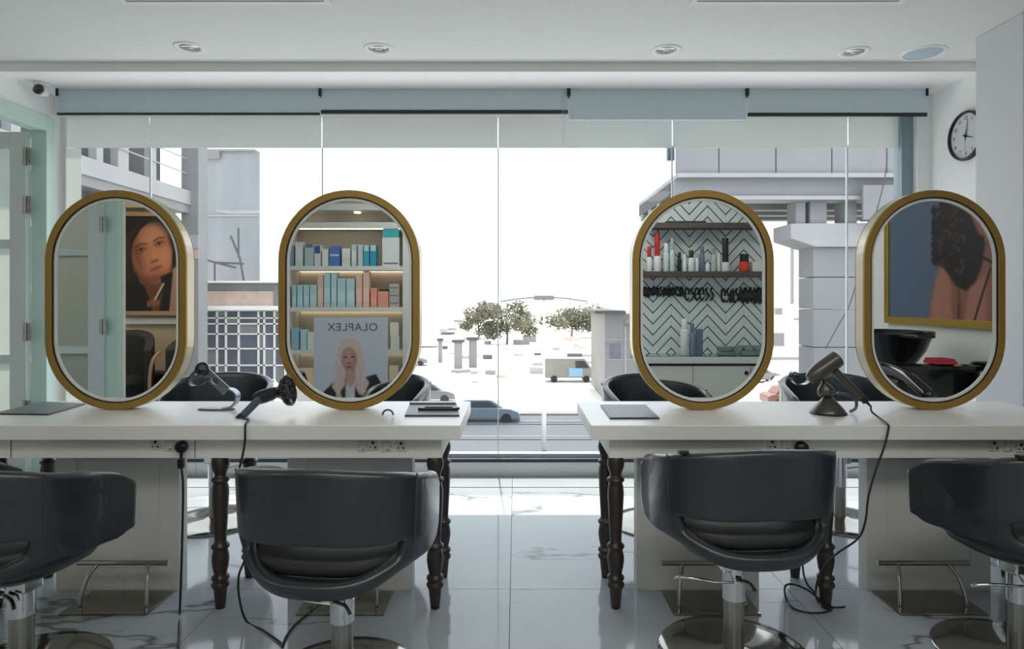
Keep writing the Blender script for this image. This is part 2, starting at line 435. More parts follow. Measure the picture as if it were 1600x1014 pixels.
part('corner_bracket', P(1041, 252, 4.70), P(1054, 228, 4.66), 'frame_blue', win)

# ---- double door on the left
fr = root('door_1', None, None, (0, 0, 0)); fr['kind'] = 'structure'
part('door_frame', (XL-0.095, 4.47, 0), (XL+0.015, 4.55, 2.52), 'mint', fr, bevel=0.004)
part('door_frame', (XL-0.095, 0.455, 0), (XL+0.015, 0.52, 2.52), 'mint', fr, bevel=0.004)
part('door_header', (XL-0.095, 0.52, 2.42), (XL+0.015, 4.47, 2.52), 'mint', fr, bevel=0.004)
def door_leaf(parent, y, facing):
    xh = XL - 0.10; w = 0.95
    y0, y1 = y-0.02, y+0.02
    fm = MB()
    zt = 2.40
    fm.box((xh-0.107, y0, 0.01), (xh, y1, zt)).box((xh-w, y0, 0.01), (xh-w+0.13, y1, zt))
    rails = [(0.01, 0.2), (0.81, 0.872), (1.605, 1.663), (zt-0.11, zt)]
    for a, b in rails: fm.box((xh-w+0.13, y0, a), (xh-0.107, y1, b))
    lf = fm.build('leaf', 'door', parent, bevel=0.003)
    for a, b in zip(rails, rails[1:]):
        q_ = MB(); q_.bm.faces.new([q_.bm.verts.new(c_) for c_ in ((xh-w+0.125, y, a[1]-0.003), (xh-0.103, y, a[1]-0.003), (xh-0.103, y, b[0]+0.003), (xh-w+0.125, y, b[0]+0.003))])
        q_.build('frosted_pane', 'frost', lf)
    for z in (0.5, 1.03, 1.90, 2.23) if facing > 0 else (1.03, 1.86):
        h = MB().box((xh-0.012, y-facing*0.021, z-0.06), (xh+0.045, y-facing*0.026, z+0.06))
        h.cyl(0.009, z-0.065, z+0.065, 12, (xh+0.008, y-facing*0.03, 0))
        for dz in (-0.035, 0, 0.035):
            h.rod((xh+0.03, y-facing*0.026, z+dz), (xh+0.03, y-facing*0.031, z+dz), 0.006, 8)
        h.build('hinge', 'steel', lf)
    MB().box((xh, y0-0.002, 0.01), (xh+0.006, y1+0.002, zt)).build('edge_strip', 'rail_white', lf)
door_leaf(fr, 4.445, 1)
door_leaf(fr, 0.545, -1)

# ================================================================== CEILING FITTINGS
def downlight(x, y, label):
    d = (ZC-H)*F/(VY-y); c = P(x, y, d); 
    t = root('downlight', label, 'downlight', (c.x, c.y, ZC), 0, 'recessed downlights')
    MB().lathe([(0.058, 0.0), (0.062, -0.006), (0.085, -0.007), (0.092, -0.001), (0.092, 0.0)], 32).build('trim_ring', 'white_ring', t, smooth=True)
    MB().lathe([(0.060, -0.001), (0.052, -0.008), (0.044, -0.008), (0.03, -0.003), (0.0, -0.002)], 28, rot=Matrix.Rotation(R(7), 3, 'X')).build('reflector', 'lamp_in', t, smooth=True)
    MB().lathe([(0.0, -0.009), (0.018, -0.009), (0.022, -0.003)], 20).build('bulb', 'steel', t, smooth=True)
for x, y, l in ((297, 74, 'small recessed ceiling downlight nearest the left wall'), (592, 76, 'small recessed ceiling downlight above the mirror with shelves'),
                (1041, 78, 'small recessed ceiling downlight above the mirror with chevron tiles'), (1334, 81, 'small recessed ceiling downlight beside the round speaker')):
    downlight(x, y, l)
c = P(1443, 82, (ZC-H)*F/(VY-82))
t = root('ceiling_speaker', 'round blue-grey speaker grille set in the ceiling near the pillar', 'speaker', (c.x, c.y, ZC))
MB().lathe([(0.105, 0.0), (0.107, -0.008), (0.120, -0.008), (0.126, 0.0)], 40).build('rim', 'white_ring', t, smooth=True)
MB().lathe([(0.106, -0.003), (0.08, -0.010), (0.0, -0.012)], 40).build('grille', 'grille', t, smooth=True)
for (xa, xb, l) in ((1076, 1405, 'white recessed ceiling panel above the right table'), (196, 520, 'white recessed ceiling panel above the left table')):
    a = P(xa, 3, 3.26); b = P(xb, 3, 3.26)
    t = root('ceiling_panel', l, 'panel', ((a.x+b.x)/2, 2.72, ZC), 0, 'recessed ceiling panels'); w = (b.x-a.x)/2
    m_ = MB(); 
    m_.box((-w, 0.50, -0.012), (w, 0.53, 0)).box((-w, -0.53, -0.012), (w, -0.50, 0)).box((-w, -0.5, -0.012), (-w+0.03, 0.5, 0)).box((w-0.03, -0.5, -0.012), (w, 0.5, 0))
    m_.build('frame', 'white_ring', t, bevel=0.002)
    part('diffuser', (-w+0.03, -0.5, -0.006), (w-0.03, 0.5, -0.001), 'socket', t)

# made-up housings over the two added fill lights, out of view
sbox('fill_housing_1', (0.3-1.84, 0.25-0.49, 2.69), (0.3+1.84, 0.25+0.49, ZC), 'white_ring')
sbox('fill_housing_2', (-3.9-0.54, -0.6-0.44, 2.56), (-3.9+0.54, -0.6+0.44, ZC), 'white_ring')
# security camera on the left
c = P(66, 144, 4.30)
t = root('security_camera', 'white dome security camera with a black lens in the ceiling corner', 'camera', (c.x, c.y, ZS))
MB().lathe([(0, 0), (0.05, 0), (0.052, -0.012), (0.038, -0.022), (0, -0.024)], 24).build('mount', 'white_ring', t, smooth=True)
MB().lathe([(0, -0.02), (0.034, -0.028), (0.042, -0.05), (0.034, -0.078), (0, -0.09)], 24).build('housing', 'white_ring', t, smooth=True)
MB().lathe([(0, 0), (0.034, 0), (0.034, 0.014), (0.026, 0.020), (0, 0.021)], 24, (0, -0.028, -0.052), Matrix.Rotation(R(80), 3, 'X')).build('lens', 'black_gloss', t, smooth=True)

# roller blinds
def blind(xa, xb, yb, bar, label, barx=None):
    d = 4.42; a = P(xa, 150, d); b = P(xb, 150, d); zb = P(0, yb, d).z
    t = root('roller_blind', label, 'blind', ((a.x+b.x)/2, d, ZS), 0, 'rolled-up blinds along the window'); w = (b.x-a.x)/2
    MB().rod((-w+0.01, 0.02, -0.035), (w-0.01, 0.02, -0.035), 0.024, 20).build('roller_tube', 'blind', t, smooth=True, auto=True)
    part('fabric', (-w, -0.006, zb-ZS), (w, -0.003, -0.001), 'blind', t)
    if bar:
        x0_, x1_ = (-w, w) if barx is None else (P(barx[0], 0, d).x-t.location.x, P(barx[1], 0, d).x-t.location.x)
        part('bottom_bar', (x0_, -0.016, zb-ZS-0.006), (x1_, 0.006, zb-ZS+bar), 'black', t, bevel=0.003)
    else:
        part('bottom_bar', (-w, -0.012, zb-ZS-0.004), (w, 0.004, zb-ZS+0.012), 'blind', t, bevel=0.003)
    for s in (-1, 1):
        part('bracket', (s*w-0.005, -0.02, -0.05), (s*w+0.005, 0.05, 0), 'rail_dark', t)
    return t
blind(91, 500, 179, 0.010, 'rolled-up pale blue blind with thin black bar, nearest the door')
blind(502, 887, 177, 0.020, 'rolled-up pale blue blind with thick black bar, between two thin seams mid-window')
blind(890, 1165, 187, 0, 'short pale blue blind hanging lowest with no black bar')
blind(1168, 1447, 181, 0.018, 'rolled-up pale blue blind with thick black bar beside the clock wall')
c = P(881, 150, 4.40)
m_ = MB()
zz = P(0, 460, 4.40).z
m_.tube([(c.x-0.008, c.y, ZS-0.03), (c.x-0.008, c.y, 1.6), (c.x-0.008, c.y, zz+0.02), (c.x, c.y, zz), (c.x+0.008, c.y, zz+0.02), (c.x+0.008, c.y, 1.6), (c.x+0.008, c.y, ZS-0.03)], 0.0014, 6, 4)
tag(m_.build('blind_chain', 'rail_white', smooth=True), 'thin white pull chain hanging from the blinds mid-window', 'chain')

# wall clock on the right wall
t = root('wall_clock', 'round white wall clock with a black rim, half hidden by the pillar', 'clock', (XR, 4.157, 2.305))
rot = Matrix.Rotation(R(-90), 3, 'Y')
MB().lathe([(0, 0), (0.158, 0), (0.160, 0.02), (0.154, 0.032), (0.146, 0.032), (0.142, 0.018), (0.142, 0.012), (0, 0.012)], 56, rot=rot).build('rim', 'black', t, smooth=True, auto=True)
dial = MB().lathe([(0, 0.013), (0.142, 0.013), (0.142, 0.015), (0, 0.015)], 56, rot=rot).build('dial', 'clock_face', t)
def text_mesh(s, size, m, name='lettering', parent=None, font_space=1.0):
    cu = bpy.data.curves.new(name, 'FONT'); cu.body = s; cu.size = size; cu.align_x = 'CENTER'; cu.align_y = 'CENTER'; cu.extrude = 0.0004
    cu.space_character = font_space
    tmp = bpy.data.objects.new(name, cu); COL.objects.link(tmp)
    dg = bpy.context.evaluated_depsgraph_get()
    me = bpy.data.meshes.new_from_object(tmp.evaluated_get(dg))
    bpy.data.objects.remove(tmp)
    me.materials.clear(); me.materials.append(M[m] if isinstance(m, str) else m)
    o = bpy.data.objects.new(name, me); COL.objects.link(o); o.parent = parent
    return o
for h in range(1, 13):
    a = R(90 - 30*h)
    n_ = text_mesh(str(h), 0.032, 'black', 'numeral', dial)
    # seen from -X: to the right is -Y ... the dial faces -X, so right on the dial is -Y
    n_.location = (-0.016, -math.cos(a)*0.112, math.sin(a)*0.112)
    n_.rotation_euler = (R(90), 0, R(-90))
def hand(ang, ln, w, off):
    a = R(90-ang); dy, dz = -math.cos(a), math.sin(a)
    px, pz = -dz, dy
    q = [(dy*-0.025+px*w, dz*-0.025+pz*w), (dy*ln+px*w*0.3, dz*ln+pz*w*0.3), (dy*ln-px*w*0.3, dz*ln-pz*w*0.3), (dy*-0.025-px*w, dz*-0.025-pz*w)]
    MB().prism(q, -off, -off-0.001, 'x').build('hand', 'black', t)
hand(12, 0.10, 0.004, 0.018); hand(112, 0.075, 0.005, 0.020); hand(182, 0.10, 0.0012, 0.022)
MB().rod((-0.014, 0, 0), (-0.026, 0, 0), 0.007, 12).build('hub', 'black', t)

# ================================================================== STYLING TABLES
LEGP = [(0.031, .617), (.031, .607), (.034, .598), (.035, .585), (.032, .570), (.024, .548), (.022, .537), (.026, .532), (.034, .527), (.035, .519), (.030, .513),
        (.027, .508), (.031, .495), (.033, .47), (.032, .44), (.029, .38), (.025, .31), (.023, .27), (.028, .262), (.035, .256), (.035, .247), (.028, .241),
        (.029, .232), (.033, .215), (.034, .195), (.030, .165), (.024, .140), (.027, .134), (.034, .129), (.035, .120), (.029, .113), (.030, .106), (.035, .100),
        (.035, .090), (.028, .082), (.026, .07), (.021, .02), (.019, 0.0), (0, 0)]
def table(x0, x1, legs, panels, joints_, label):
    t = root('styling_table', label, 'table', ((x0+x1)/2, 2.84, 0)); X = lambda v: v-(x0+x1)/2; Y = lambda v: v-2.84
    part('tabletop', (X(x0), Y(2.54), 0.702), (X(x1), Y(3.14), 0.760), 'table', t, bevel=0.003)
    ax0, ax1 = (x0+0.08, x1-0.08)
    m_ = MB().box((X(ax0), Y(2.60), 0.617), (X(ax1), Y(2.62), 0.702)).box((X(ax0), Y(2.93), 0.617), (X(ax1), Y(2.95), 0.702))
    m_.box((X(ax0), Y(2.62), 0.617), (X(ax0+0.02), Y(2.93), 0.702)).box((X(ax1-0.02), Y(2.62), 0.617), (X(ax1), Y(2.93), 0.702))
    ap = m_.build('apron', 'apron', t, bevel=0.0015)
    ap['label'] = 'off-white painted apron under the top'
    for j in joints_:
        part('apron_joint', (X(j)-0.0012, Y(2.5985), 0.618), (X(j)+0.0012, Y(2.5999), 0.701), 'grout', ap)
    proto = None
    for lx in legs:
        for ly in (2.635, 2.935-0.01):
            if proto is None:
                o = MB().lathe([(0, .617)]+LEGP, 28).build('leg', 'leg', t, smooth=True); proto = o
                o['label'] = 'turned dark walnut leg'
            else:
                o = proto.copy(); COL.objects.link(o); o.parent = t
            o.location = (X(lx), Y(ly), 0)
    for (a, b) in panels:
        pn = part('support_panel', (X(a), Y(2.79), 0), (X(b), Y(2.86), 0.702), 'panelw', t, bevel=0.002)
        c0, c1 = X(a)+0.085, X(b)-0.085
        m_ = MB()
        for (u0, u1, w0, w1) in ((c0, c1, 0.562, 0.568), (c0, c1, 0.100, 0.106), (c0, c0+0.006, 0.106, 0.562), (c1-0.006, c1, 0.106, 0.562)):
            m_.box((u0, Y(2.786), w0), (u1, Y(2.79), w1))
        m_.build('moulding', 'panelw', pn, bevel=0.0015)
    return t
TL = table(-2.22, -0.219, (-2.115, -1.204, -0.329), ((-1.986, -1.453), (-0.986, -0.447)), (-2.03, -1.29), 'long white left-hand styling table with turned dark legs')
TR = table(0.297, 2.34, (0.407, 1.263, 2.22), ((0.522, 1.05), (1.515, 2.05)), (1.1,), 'long white right-hand styling table with turned dark legs')

def socket(tb, x, kind='socket', tilt=0.0, y=697):
    c = P(x, y, 2.60); s = part('socket_plate', (-0.019, -0.006, -0.021), (0.019, 0.0, 0.021), 'socket', tb, bevel=0.002)
    s.location = (c.x-tb.location.x, 2.60-2.84, c.z); s.rotation_euler = (0, tilt, 0)
    m_ = MB()
    if kind == 'socket':
        m_.box((-0.003, -0.0072, 0.004), (0.003, -0.0055, 0.013)).box((-0.012, -0.0072, -0.010), (-0.007, -0.0055, -0.005)).box((0.007, -0.0072, -0.010), (0.012, -0.0055, -0.005))
        m_.build('socket_slots', 'black', s)
    elif kind == 'dark':
        m_.rod((0, -0.0055, 0.010), (0, -0.0075, 0.010), 0.006, 12).rod((-0.010, -0.0055, -0.009), (-0.010, -0.0075, -0.009), 0.003, 8).rod((0.010, -0.0055, -0.009), (0.010, -0.0075, -0.009), 0.0045, 8)
        m_.build('socket_slots', 'black', s)
    else:
        m_.box((-0.009, -0.0095, -0.013), (-0.001, -0.0055, 0.013)).box((0.002, -0.0095, -0.013), (0.010, -0.0055, 0.013))
        m_.build('rocker', 'white_ring', s, bevel=0.001)
        MB().box((0.003, -0.0105, -0.014), (0.009, -0.0095, -0.010)).build('rocker_mark', 'black', s)
    return s
socket(TL, 244, 'dark', y=694); socket(TL, 266, 'switch', y=696)
socket(TL, 583, 'dark', 0.03, 695); socket(TL, 604, 'switch'); socket(TL, 627, 'dark', y=696); socket(TL, 566, 'switch', -0.05, 697)
socket(TR, 1206, 'dark', y=694); socket(TR, 1228, 'switch', y=695)
socket(TR, 1552, 'dark', y=696); socket(TR, 1574, 'switch', y=697); socket(TR, 1594, 'dark', y=698)

# ================================================================== MIRRORS
def stadium(r, h, n=28):
    pts = []
    for i in range(n+1):
        a = PI*i/n; pts.append((r*math.cos(a), h+r*math.sin(a)))
    for i in range(n+1):
        a = PI+PI*i/n; pts.append((r*math.cos(a), -h+r*math.sin(a)))
    return pts
def fill(mb, pts, y):
    mb.bm.faces.new([mb.bm.verts.new((p[0], y, p[1])) for p in pts]); return mb
def big_mirror(cx, label):
    t = root('standing_mirror', label, 'mirror', (cx, 2.925, 0.760), 0, 'pill-shaped mirrors on the tables')
    Rr, hh = 0.316, 0.176; z0 = Rr+hh
    S = lambda r: [(p[0], p[1]+z0) for p in stadium(r, hh)]
    MB().ring(S(Rr), S(Rr-0.031), -0.038, -0.024).build('front_rim', 'brass', t, bevel=0.002)
    b = MB().ring(S(Rr-0.0005), S(Rr-0.018), -0.024, 0.036).build('side_band', 'brass_lit', t); b['label'] = 'brass side band in a paler, window-lit tone'
    MB().ring(S(Rr), S(Rr-0.031), 0.036, 0.044).build('rear_rim', 'brass', t, bevel=0.002)
    MB().ring(S(Rr-0.031), S(Rr-0.036), -0.034, -0.024).build('inner_gap', 'black', t)
    MB().ring(S(Rr-0.036), S(Rr-0.048), -0.030, -0.022).build('light_ring', 'white_ring', t, bevel=0.001)
    fill(MB(), S(Rr-0.047), -0.025).build('mirror_glass', 'mirror', t)
    fill(MB(), S(Rr-0.030), 0.034).build('mirror_glass', 'mirror', t)
    fill(MB(), S(Rr-0.018), 0.0).build('core_board', 'black', t)
for x, l in ((180, 'pill-shaped brass mirror reflecting the door and a woman\'s face'), (545, 'pill-shaped brass mirror reflecting shelves of product boxes'),
             (1099, 'pill-shaped brass mirror reflecting chevron tiles and bottles'), (1461, 'pill-shaped brass mirror reflecting a gold-framed poster and wash basin')):
    big_mirror((x-VX)/F*2.887, l)

# ================================================================== CHAIRS
def arc_pts():
    pts = []
    a, b, yc, n = 0.305, 0.275, -0.02, 2.55
    for i in range(0, 13):
        th = PI/2*i/12                         # 0 = back centre
        s_, c_ = math.sin(th), math.cos(th)
        pts.append((a*s_**(2/n) if s_ > 0 else 0, yc-b*max(c_, 0)**(2/n)))
    for k in range(1, 6):
        pts.append((a-0.022*(k/5)**1.5, yc+0.045*k))
    return pts
AP = arc_pts()
# even the spacing of the arc
def resample(pts, n):
    L_ = [0]
    for p, q in zip(pts, pts[1:]): L_.append(L_[-1]+math.dist(p, q))
    out = []
    for i in range(n):
        t = L_[-1]*i/(n-1); j = max(k for k in range(len(L_)) if L_[k] <= t+1e-9); j = min(j, len(pts)-2)
        f = (t-L_[j])/(L_[j+1]-L_[j]); out.append((pts[j][0]+(pts[j+1][0]-pts[j][0])*f, pts[j][1]+(pts[j+1][1]-pts[j][1])*f))
    return out
AP = resample(AP, 19)
def shell_rows(x, y, u):
    "u 0 back centre .. 1 arm front"
    zt = 0.768 - 0.045*(u/0.55 if u < 0.55 else 1)**2 - 0.085*max(0, (u-0.5)/0.5)**1.6
    ax = min(1, abs(x)/0.305)
    zb = 0.372 + 0.075*ax**3.0
    slot_b = zb+0.055; slot_t = max(0.545 - 0.012*ax, slot_b+0.02)
    if u > 0.93:                                # round the arm's front end
        zt -= 0.018; zb += 0.018
    zs = [zt, zt-0.03, (zt*0.66+slot_t*0.34), (zt*0.33+slot_t*0.67), slot_t+0.018, slot_t, (slot_t+slot_b)/2, slot_b, slot_b-0.022, zb+0.012, zb]
    ks = [1.01, 1.0, 0.995, 0.985, 0.975, 0.97, 0.95, 0.925, 0.905, 0.87, 0.83]
    f_ = min(1, max(0, (u-0.42)/0.25))
    ks = [k_+(1-0.02*(1-k_)/0.17-k_)*f_ for k_ in ks]
    return [(x*k_, -0.01+(y+0.01)*k_, z) for z, k_ in zip(zs, ks)]
def make_chair(name, label, lift=0.0, group='salon chairs', tab=False, spin=0.0):
    t = root(name, label, 'chair', (0, 0, 0), 0, group)
    n = len(AP)
    cols = []
    for i in range(-(n-1), n):
        x, y = AP[abs(i)]; sx = -1 if i < 0 else 1
        cols.append(([(sx*p[0], p[1], p[2]+lift) for p in shell_rows(x, y, abs(i)/(n-1))], abs(i), x))
    def slot(i, r): return r in (5, 6) and abs(i) <= 8
    mb = MB(); V = [[mb.bm.verts.new(p) for p in c_[0]] for c_ in cols]
    for ci in range(len(cols)-1):
        i = ci-(n-1); im = max(abs(i), abs(i+1))
        for r_ in range(len(V[0])-1):
            if slot(im, r_): continue
            mb.bm.faces.new([V[ci][r_], V[ci+1][r_], V[ci+1][r_+1], V[ci][r_+1]])
    o = mb.build('back_shell', 'leather', t, smooth=True)
    q = o.modifiers.new('solid', 'SOLIDIFY'); q.thickness = 0.042; q.offset = -1; q.use_even_offset = False
    q = o.modifiers.new('subsurf', 'SUBSURF'); q.levels = 2; q.render_levels = 2
    for sgn in (-1, 1):
        ci = (n-1)+sgn*9
        pts = [Vector(p) for p in cols[ci][0]]
        out = []
        for p in pts[:9]:
            v = Vector((p.x, p.y+0.01, 0)).normalized(); out.append(p - v*0.0015)
        MB().tube(out, 0.0026, 6, 3).build('seam', 'seam', t, smooth=True)
    MB().superrings([(0.425+lift, 0.19, 0.19, 0.01), (0.432+lift, 0.225, 0.225, 0.01), (0.450+lift, 0.245, 0.24, 0.01), (0.475+lift, 0.252, 0.245, 0.01), (0.492+lift, 0.238, 0.235, 0.01), (0.500+lift, 0.19, 0.20, 0.03), (0.503+lift, 0.1, 0.1, 0.03)]).build('seat_cushion', 'leather_in', t, smooth=True)
    MB().superrings([(0.345+lift, 0.10, 0.10, 0.0), (0.352+lift, 0.14, 0.14, 0.0), (0.380+lift, 0.19, 0.19, 0.0), (0.425+lift, 0.22, 0.22, 0.0), (0.44+lift, 0.21, 0.21, 0.0)]).build('seat_pan', 'leather', t, smooth=True)
    p1 = MB().cyl(0.040, 0.20, 0.335+lift, 28).build('upper_column', 'chrome', t, smooth=True, auto=True)
    MB().lathe([(0.0, 0.33+lift), (0.075, 0.33+lift), (0.078, 0.345+lift), (0, 0.35+lift)], 28).build('mount_plate', 'chrome', t, smooth=True, auto=True)
    MB().box((-0.055, -0.035, 0.285+lift), (0.055, 0.035, 0.33+lift)).build('mount_bracket', 'chrome', t, bevel=0.006)
    MB().lathe([(0.036, 0.012), (0.036, 0.2)], 28).build('lower_column', 'steel', t, smooth=True, auto=True)
    MB().lathe([(0, 0), (0.262, 0), (0.264, 0.006), (0.258, 0.011), (0.20, 0.016), (0.06, 0.022), (0.042, 0.03), (0, 0.03)], 56).build('base_disc', 'plate', t, smooth=True)
    # pump lever
    lv = MB().tube([(-0.02, -0.045, 0.275), (-0.08, -0.06, 0.285), (-0.16, -0.05, 0.295), (-0.205, -0.02, 0.288), (-0.215, 0.0, 0.275)], 0.0055, 8, 6).build('pump_lever', 'chrome', t, smooth=True)
    MB().tube([(-0.012, -0.05, 0.285), (0.03, -0.055, 0.275), (0.05, -0.06, 0.25)], 0.006, 8, 5).build('release_handle', 'black_gloss', t, smooth=True)
    if tab:
        c_ = cols[(n-1)-7][0][0]
        MB().box((c_[0]-0.016, c_[1]+0.006, c_[2]-0.002), (c_[0]+0.016, c_[1]+0.03, c_[2]+0.009)).build('tab', 'black', t, bevel=0.003)
    return t
near = make_chair('salon_chair', 'black leather salon chair beneath the mirror with shelves, in full view', group='near salon chairs')
near.location = (-0.572, 2.13, -0.0); near.rotation_euler = (0, 0, R(-6))
c1 = copy_tree(near, (-1.66, 2.17, 0), R(-16), 'black leather salon chair cut by the left edge of the picture')
near2 = make_chair('salon_chair', 'black leather salon chair beneath the chevron-tile mirror', lift=0.018, group='near salon chairs', tab=True)
near2.location = (0.772, 2.29, 0); near2.rotation_euler = (0, 0, R(5))
c4 = copy_tree(near2, (1.765, 2.27, 0), R(16), 'black leather salon chair cut by the right edge of the picture')
far = make_chair('salon_chair', 'black salon chair across the left table, behind the metal dryer stand', lift=0.045, group='far salon chairs by the window')
far.location = (-1.70, 3.66, 0); far.rotation_euler = (0, 0, R(180+12))
copy_tree(far, (-0.80, 3.66, 0), R(180-8), 'black salon chair across the left table, mostly hidden by the shelf-reflecting mirror')
copy_tree(far, (0.80, 3.62, -0.0), R(180+8), 'black salon chair across the right table, behind the chevron-tile mirror')
copy_tree(far, (1.83, 3.66, 0), R(180-6), 'black salon chair across the right table, behind the grey hair dryer')

# footrests
def footrest(cx, label):
    t = root('footrest', label, 'footrest', (cx, 2.66, 0), 0, 'steel footrests on the floor')
    part('floor_plate', (-0.175, -0.095, 0), (0.175, 0.11, 0.008), 'plate', t, bevel=0.002)
    MB().rod((-0.19, 0.04, 0.155), (0.19, 0.04, 0.155), 0.011, 16).build('foot_bar', 'steel', t, smooth=True, auto=True)
    for s in (-1, 1):
        x = s*0.115
        MB().tube([(x+s*0.02, -0.03, 0.008), (x+s*0.018, -0.022, 0.05), (x+s*0.008, 0.0, 0.11), (x-s*0.01, 0.035, 0.150)], 0.008, 8, 6).build('leg', 'steel', t, smooth=True)
footrest(-1.64, 'steel footrest with bar and square plate, left-end station')
footrest(-0.70, 'steel footrest almost hidden behind the chair under the shelf mirror')
footrest(0.80, 'steel footrest behind the chair under the chevron-tile mirror')
footrest(1.70, 'steel footrest with bar and square plate, right-end station')

# ================================================================== THINGS ON THE TABLES
ZT = 0.760
def onz(x, y, z=ZT):
    d = (H-z)*F/(y-VY); return Vector(((x-VX)/F*d, d, z))
def slab(name, quad, h, m, label, cat, extra=None):
    q = [onz(*p) for p in quad]; c_ = sum(q, Vector())/4
    t = root(name, label, cat, (c_.x, c_.y, ZT))
    MB().prism([(p.x-c_.x, p.y-c_.y) for p in q], 0, h, 'z').build('body', 'black', t, bevel=0.002)
    qq = [((p.x-c_.x)*0.97, (p.y-c_.y)*0.97) for p in q]
    MB().prism(qq, h, h+0.001, 'z').build('surface', m, t)
    return t
slab('work_mat', ((-14, 648), (75, 649), (134, 632), (68, 629)), 0.005, 'mat_grey', 'dark grey flat mat at the left end of the table', 'mat')
slab('tablet', ((632, 651), (718, 651), (713, 631), (641, 631)), 0.006, 'tablet', 'grey tablet lying under a dark hair clip near the table corner', 'tablet')
slab('tablet', ((953, 655), (1031, 655), (1009, 634), (938, 634)), 0.006, 'tablet', 'black-edged tablet lying alone on the corner of the right table', 'tablet')
# narrow dark clip on the tablet, and grey pen
a = onz(653, 643); b = onz(718, 643)
t = root('hair_clip', 'long dark brown hair clip resting on the grey tablet', 'clip', ((a.x+b.x)/2, a.y, ZT+0.007)); w = (b.x-a.x)/2
MB().prism([(-w, -0.006), (-w+0.01, -0.014), (w-0.012, -0.012), (w, -0.004), (w, 0.012), (w-0.015, 0.016), (-w, 0.008)], 0, 0.012, 'z').build('shell', 'clip', t, bevel=0.003)
MB().box((-w+0.03, -0.008, 0.012), (w-0.03, 0.008, 0.016)).build('spring_bar', 'black', t, bevel=0.002)
a = onz(640, 633.5); b = onz(712, 633.5)
m_ = MB().rod((a.x, a.y, ZT+0.0115), (b.x, a.y, ZT+0.0115), 0.0045, 10)
tag(m_.build('comb_handle', 'steel', smooth=True, auto=True), 'thin grey comb handle along the back edge of the tablet', 'comb')
# small arch ring
c = onz(606, 650)
m_ = MB().tube([(math.cos(R(a_))*0.022, 0, 0.002+math.sin(R(a_))*0.020) for a_ in range(-5, 186, 19)], 0.0042, 8, 3)
o = m_.build('hair_tie', 'dryer_blue', smooth=True); o.location = (c.x, c.y, ZT+0.004)
tag(o, 'small dark arched hair claw on the white table', 'hair tie')

# --- metal dryer stand (bent strip)
def strip(mb, pts, w, th, n=6):
    "a bent band in the xz plane, w wide in y"
    pts = [Vector((p[0], 0, p[1])) for p in pts]; out = []
    m = len(pts)
    for i in range(m-1):
        g_ = lambda k: pts[max(0, min(m-1, k))]
        p0, p1, p2, p3 = g_(i-1), g_(i), g_(i+1), g_(i+2)
        for k in range(n):
            t = k/n; out.append(0.5*((2*p1)+(-p0+p2)*t+(2*p0-5*p1+4*p2-p3)*t*t+(-p0+3*p1-3*p2+p3)*t**3))
    out.append(pts[-1]); rings = []
    for i, p in enumerate(out):
        t = (out[min(i+1, len(out)-1)]-out[max(0, i-1)]).normalized(); nn = Vector((-t.z, 0, t.x))*th/2
        rings.append([mb.bm.verts.new(p+nn+Vector((0, -w/2, 0))), mb.bm.verts.new(p+nn+Vector((0, w/2, 0))), mb.bm.verts.new(p-nn+Vector((0, w/2, 0))), mb.bm.verts.new(p-nn+Vector((0, -w/2, 0)))])
    for A, B in zip(rings, rings[1:]):
        for k in range(4): mb.bm.faces.new([A[k], A[(k+1) % 4], B[(k+1) % 4], B[k]])
    mb.bm.faces.new(rings[0][::-1]); mb.bm.faces.new(rings[-1]); return mb
t = root('dryer_stand', 'bent metal hair dryer stand with ring holders, empty', 'stand', (P(340, 640, 2.90).x, 2.90, ZT))
s = 2.90/F
q = lambda x, y: ((x-340)*s, (640-y)*s)
MB().superrings([(0, 0.082, 0.036, 0), (0.004, 0.082, 0.036, 0), (0.007, 0.078, 0.032, 0)], 32, 2.3).build('base_plate', 'dryer_blue', t, loc=(-0.005, 0, 0), bevel=0.001)
MB().superrings([(0.007, 0.07, 0.027, 0), (0.009, 0.07, 0.027, 0)], 32, 2.3).build('base_inlay', 'chrome', t, loc=(-0.005, 0, 0))
strip(MB(), [q(350, 637), q(362, 635), q(370, 626), q(371, 616), q(364, 609), q(354, 607), q(346, 606)], 0.046, 0.007).build('curved_upright', 'silver', t, smooth=True, auto=True)
# slanted arm with an oval hole
def holed(mb, a, b, w, th, hole=(0.42, 0.68), nh=16):
    a = Vector((a[0], 0, a[1])); b = Vector((b[0], 0, b[1])); T = (b-a); L_ = T.length; T.normalize()
    N_ = Vector((-T.z, 0, T.x))
    # the band's face is turned to the viewer: width along N_, thickness in y
    hc = (hole[0]+hole[1])/2*L_; hr = (hole[1]-hole[0])/2*L_
    outer = []; inner = []
    for i in range(nh):
        an = 2*PI*i/nh; inner.append((hc+hr*math.cos(an), w*0.30*math.sin(an)))
        cx_, cy_ = math.cos(an), math.sin(an); k_ = 1/max(abs(cx_), abs(cy_))
        px = hc+(L_-hc if cx_ > 0 else hc)*cx_*k_; outer.append((px, w/2*cy_*k_))
    f = lambda p, yy: a+T*p[0]+N_*p[1]+Vector((0, yy, 0))
    V = [[mb.bm.verts.new(f(p, yy)) for p in o_] for o_ in (outer, inner) for yy in (-th/2, th/2)]
    oa, ob, ia, ib = V
    for i in range(nh):
        j = (i+1) % nh
        for qd in ((oa[i], oa[j], ob[j], ob[i]), (ia[j], ia[i], ib[i], ib[j]), (oa[j], oa[i], ia[i], ia[j]), (ob[i], ob[j], ib[j], ib[i])): mb.bm.faces.new(qd)
    return mb
holed(MB(), q(354, 611), q(311, 572), 0.044, 0.006, (0.30, 0.52)).build('slanted_arm', 'silver', t, bevel=0.001)
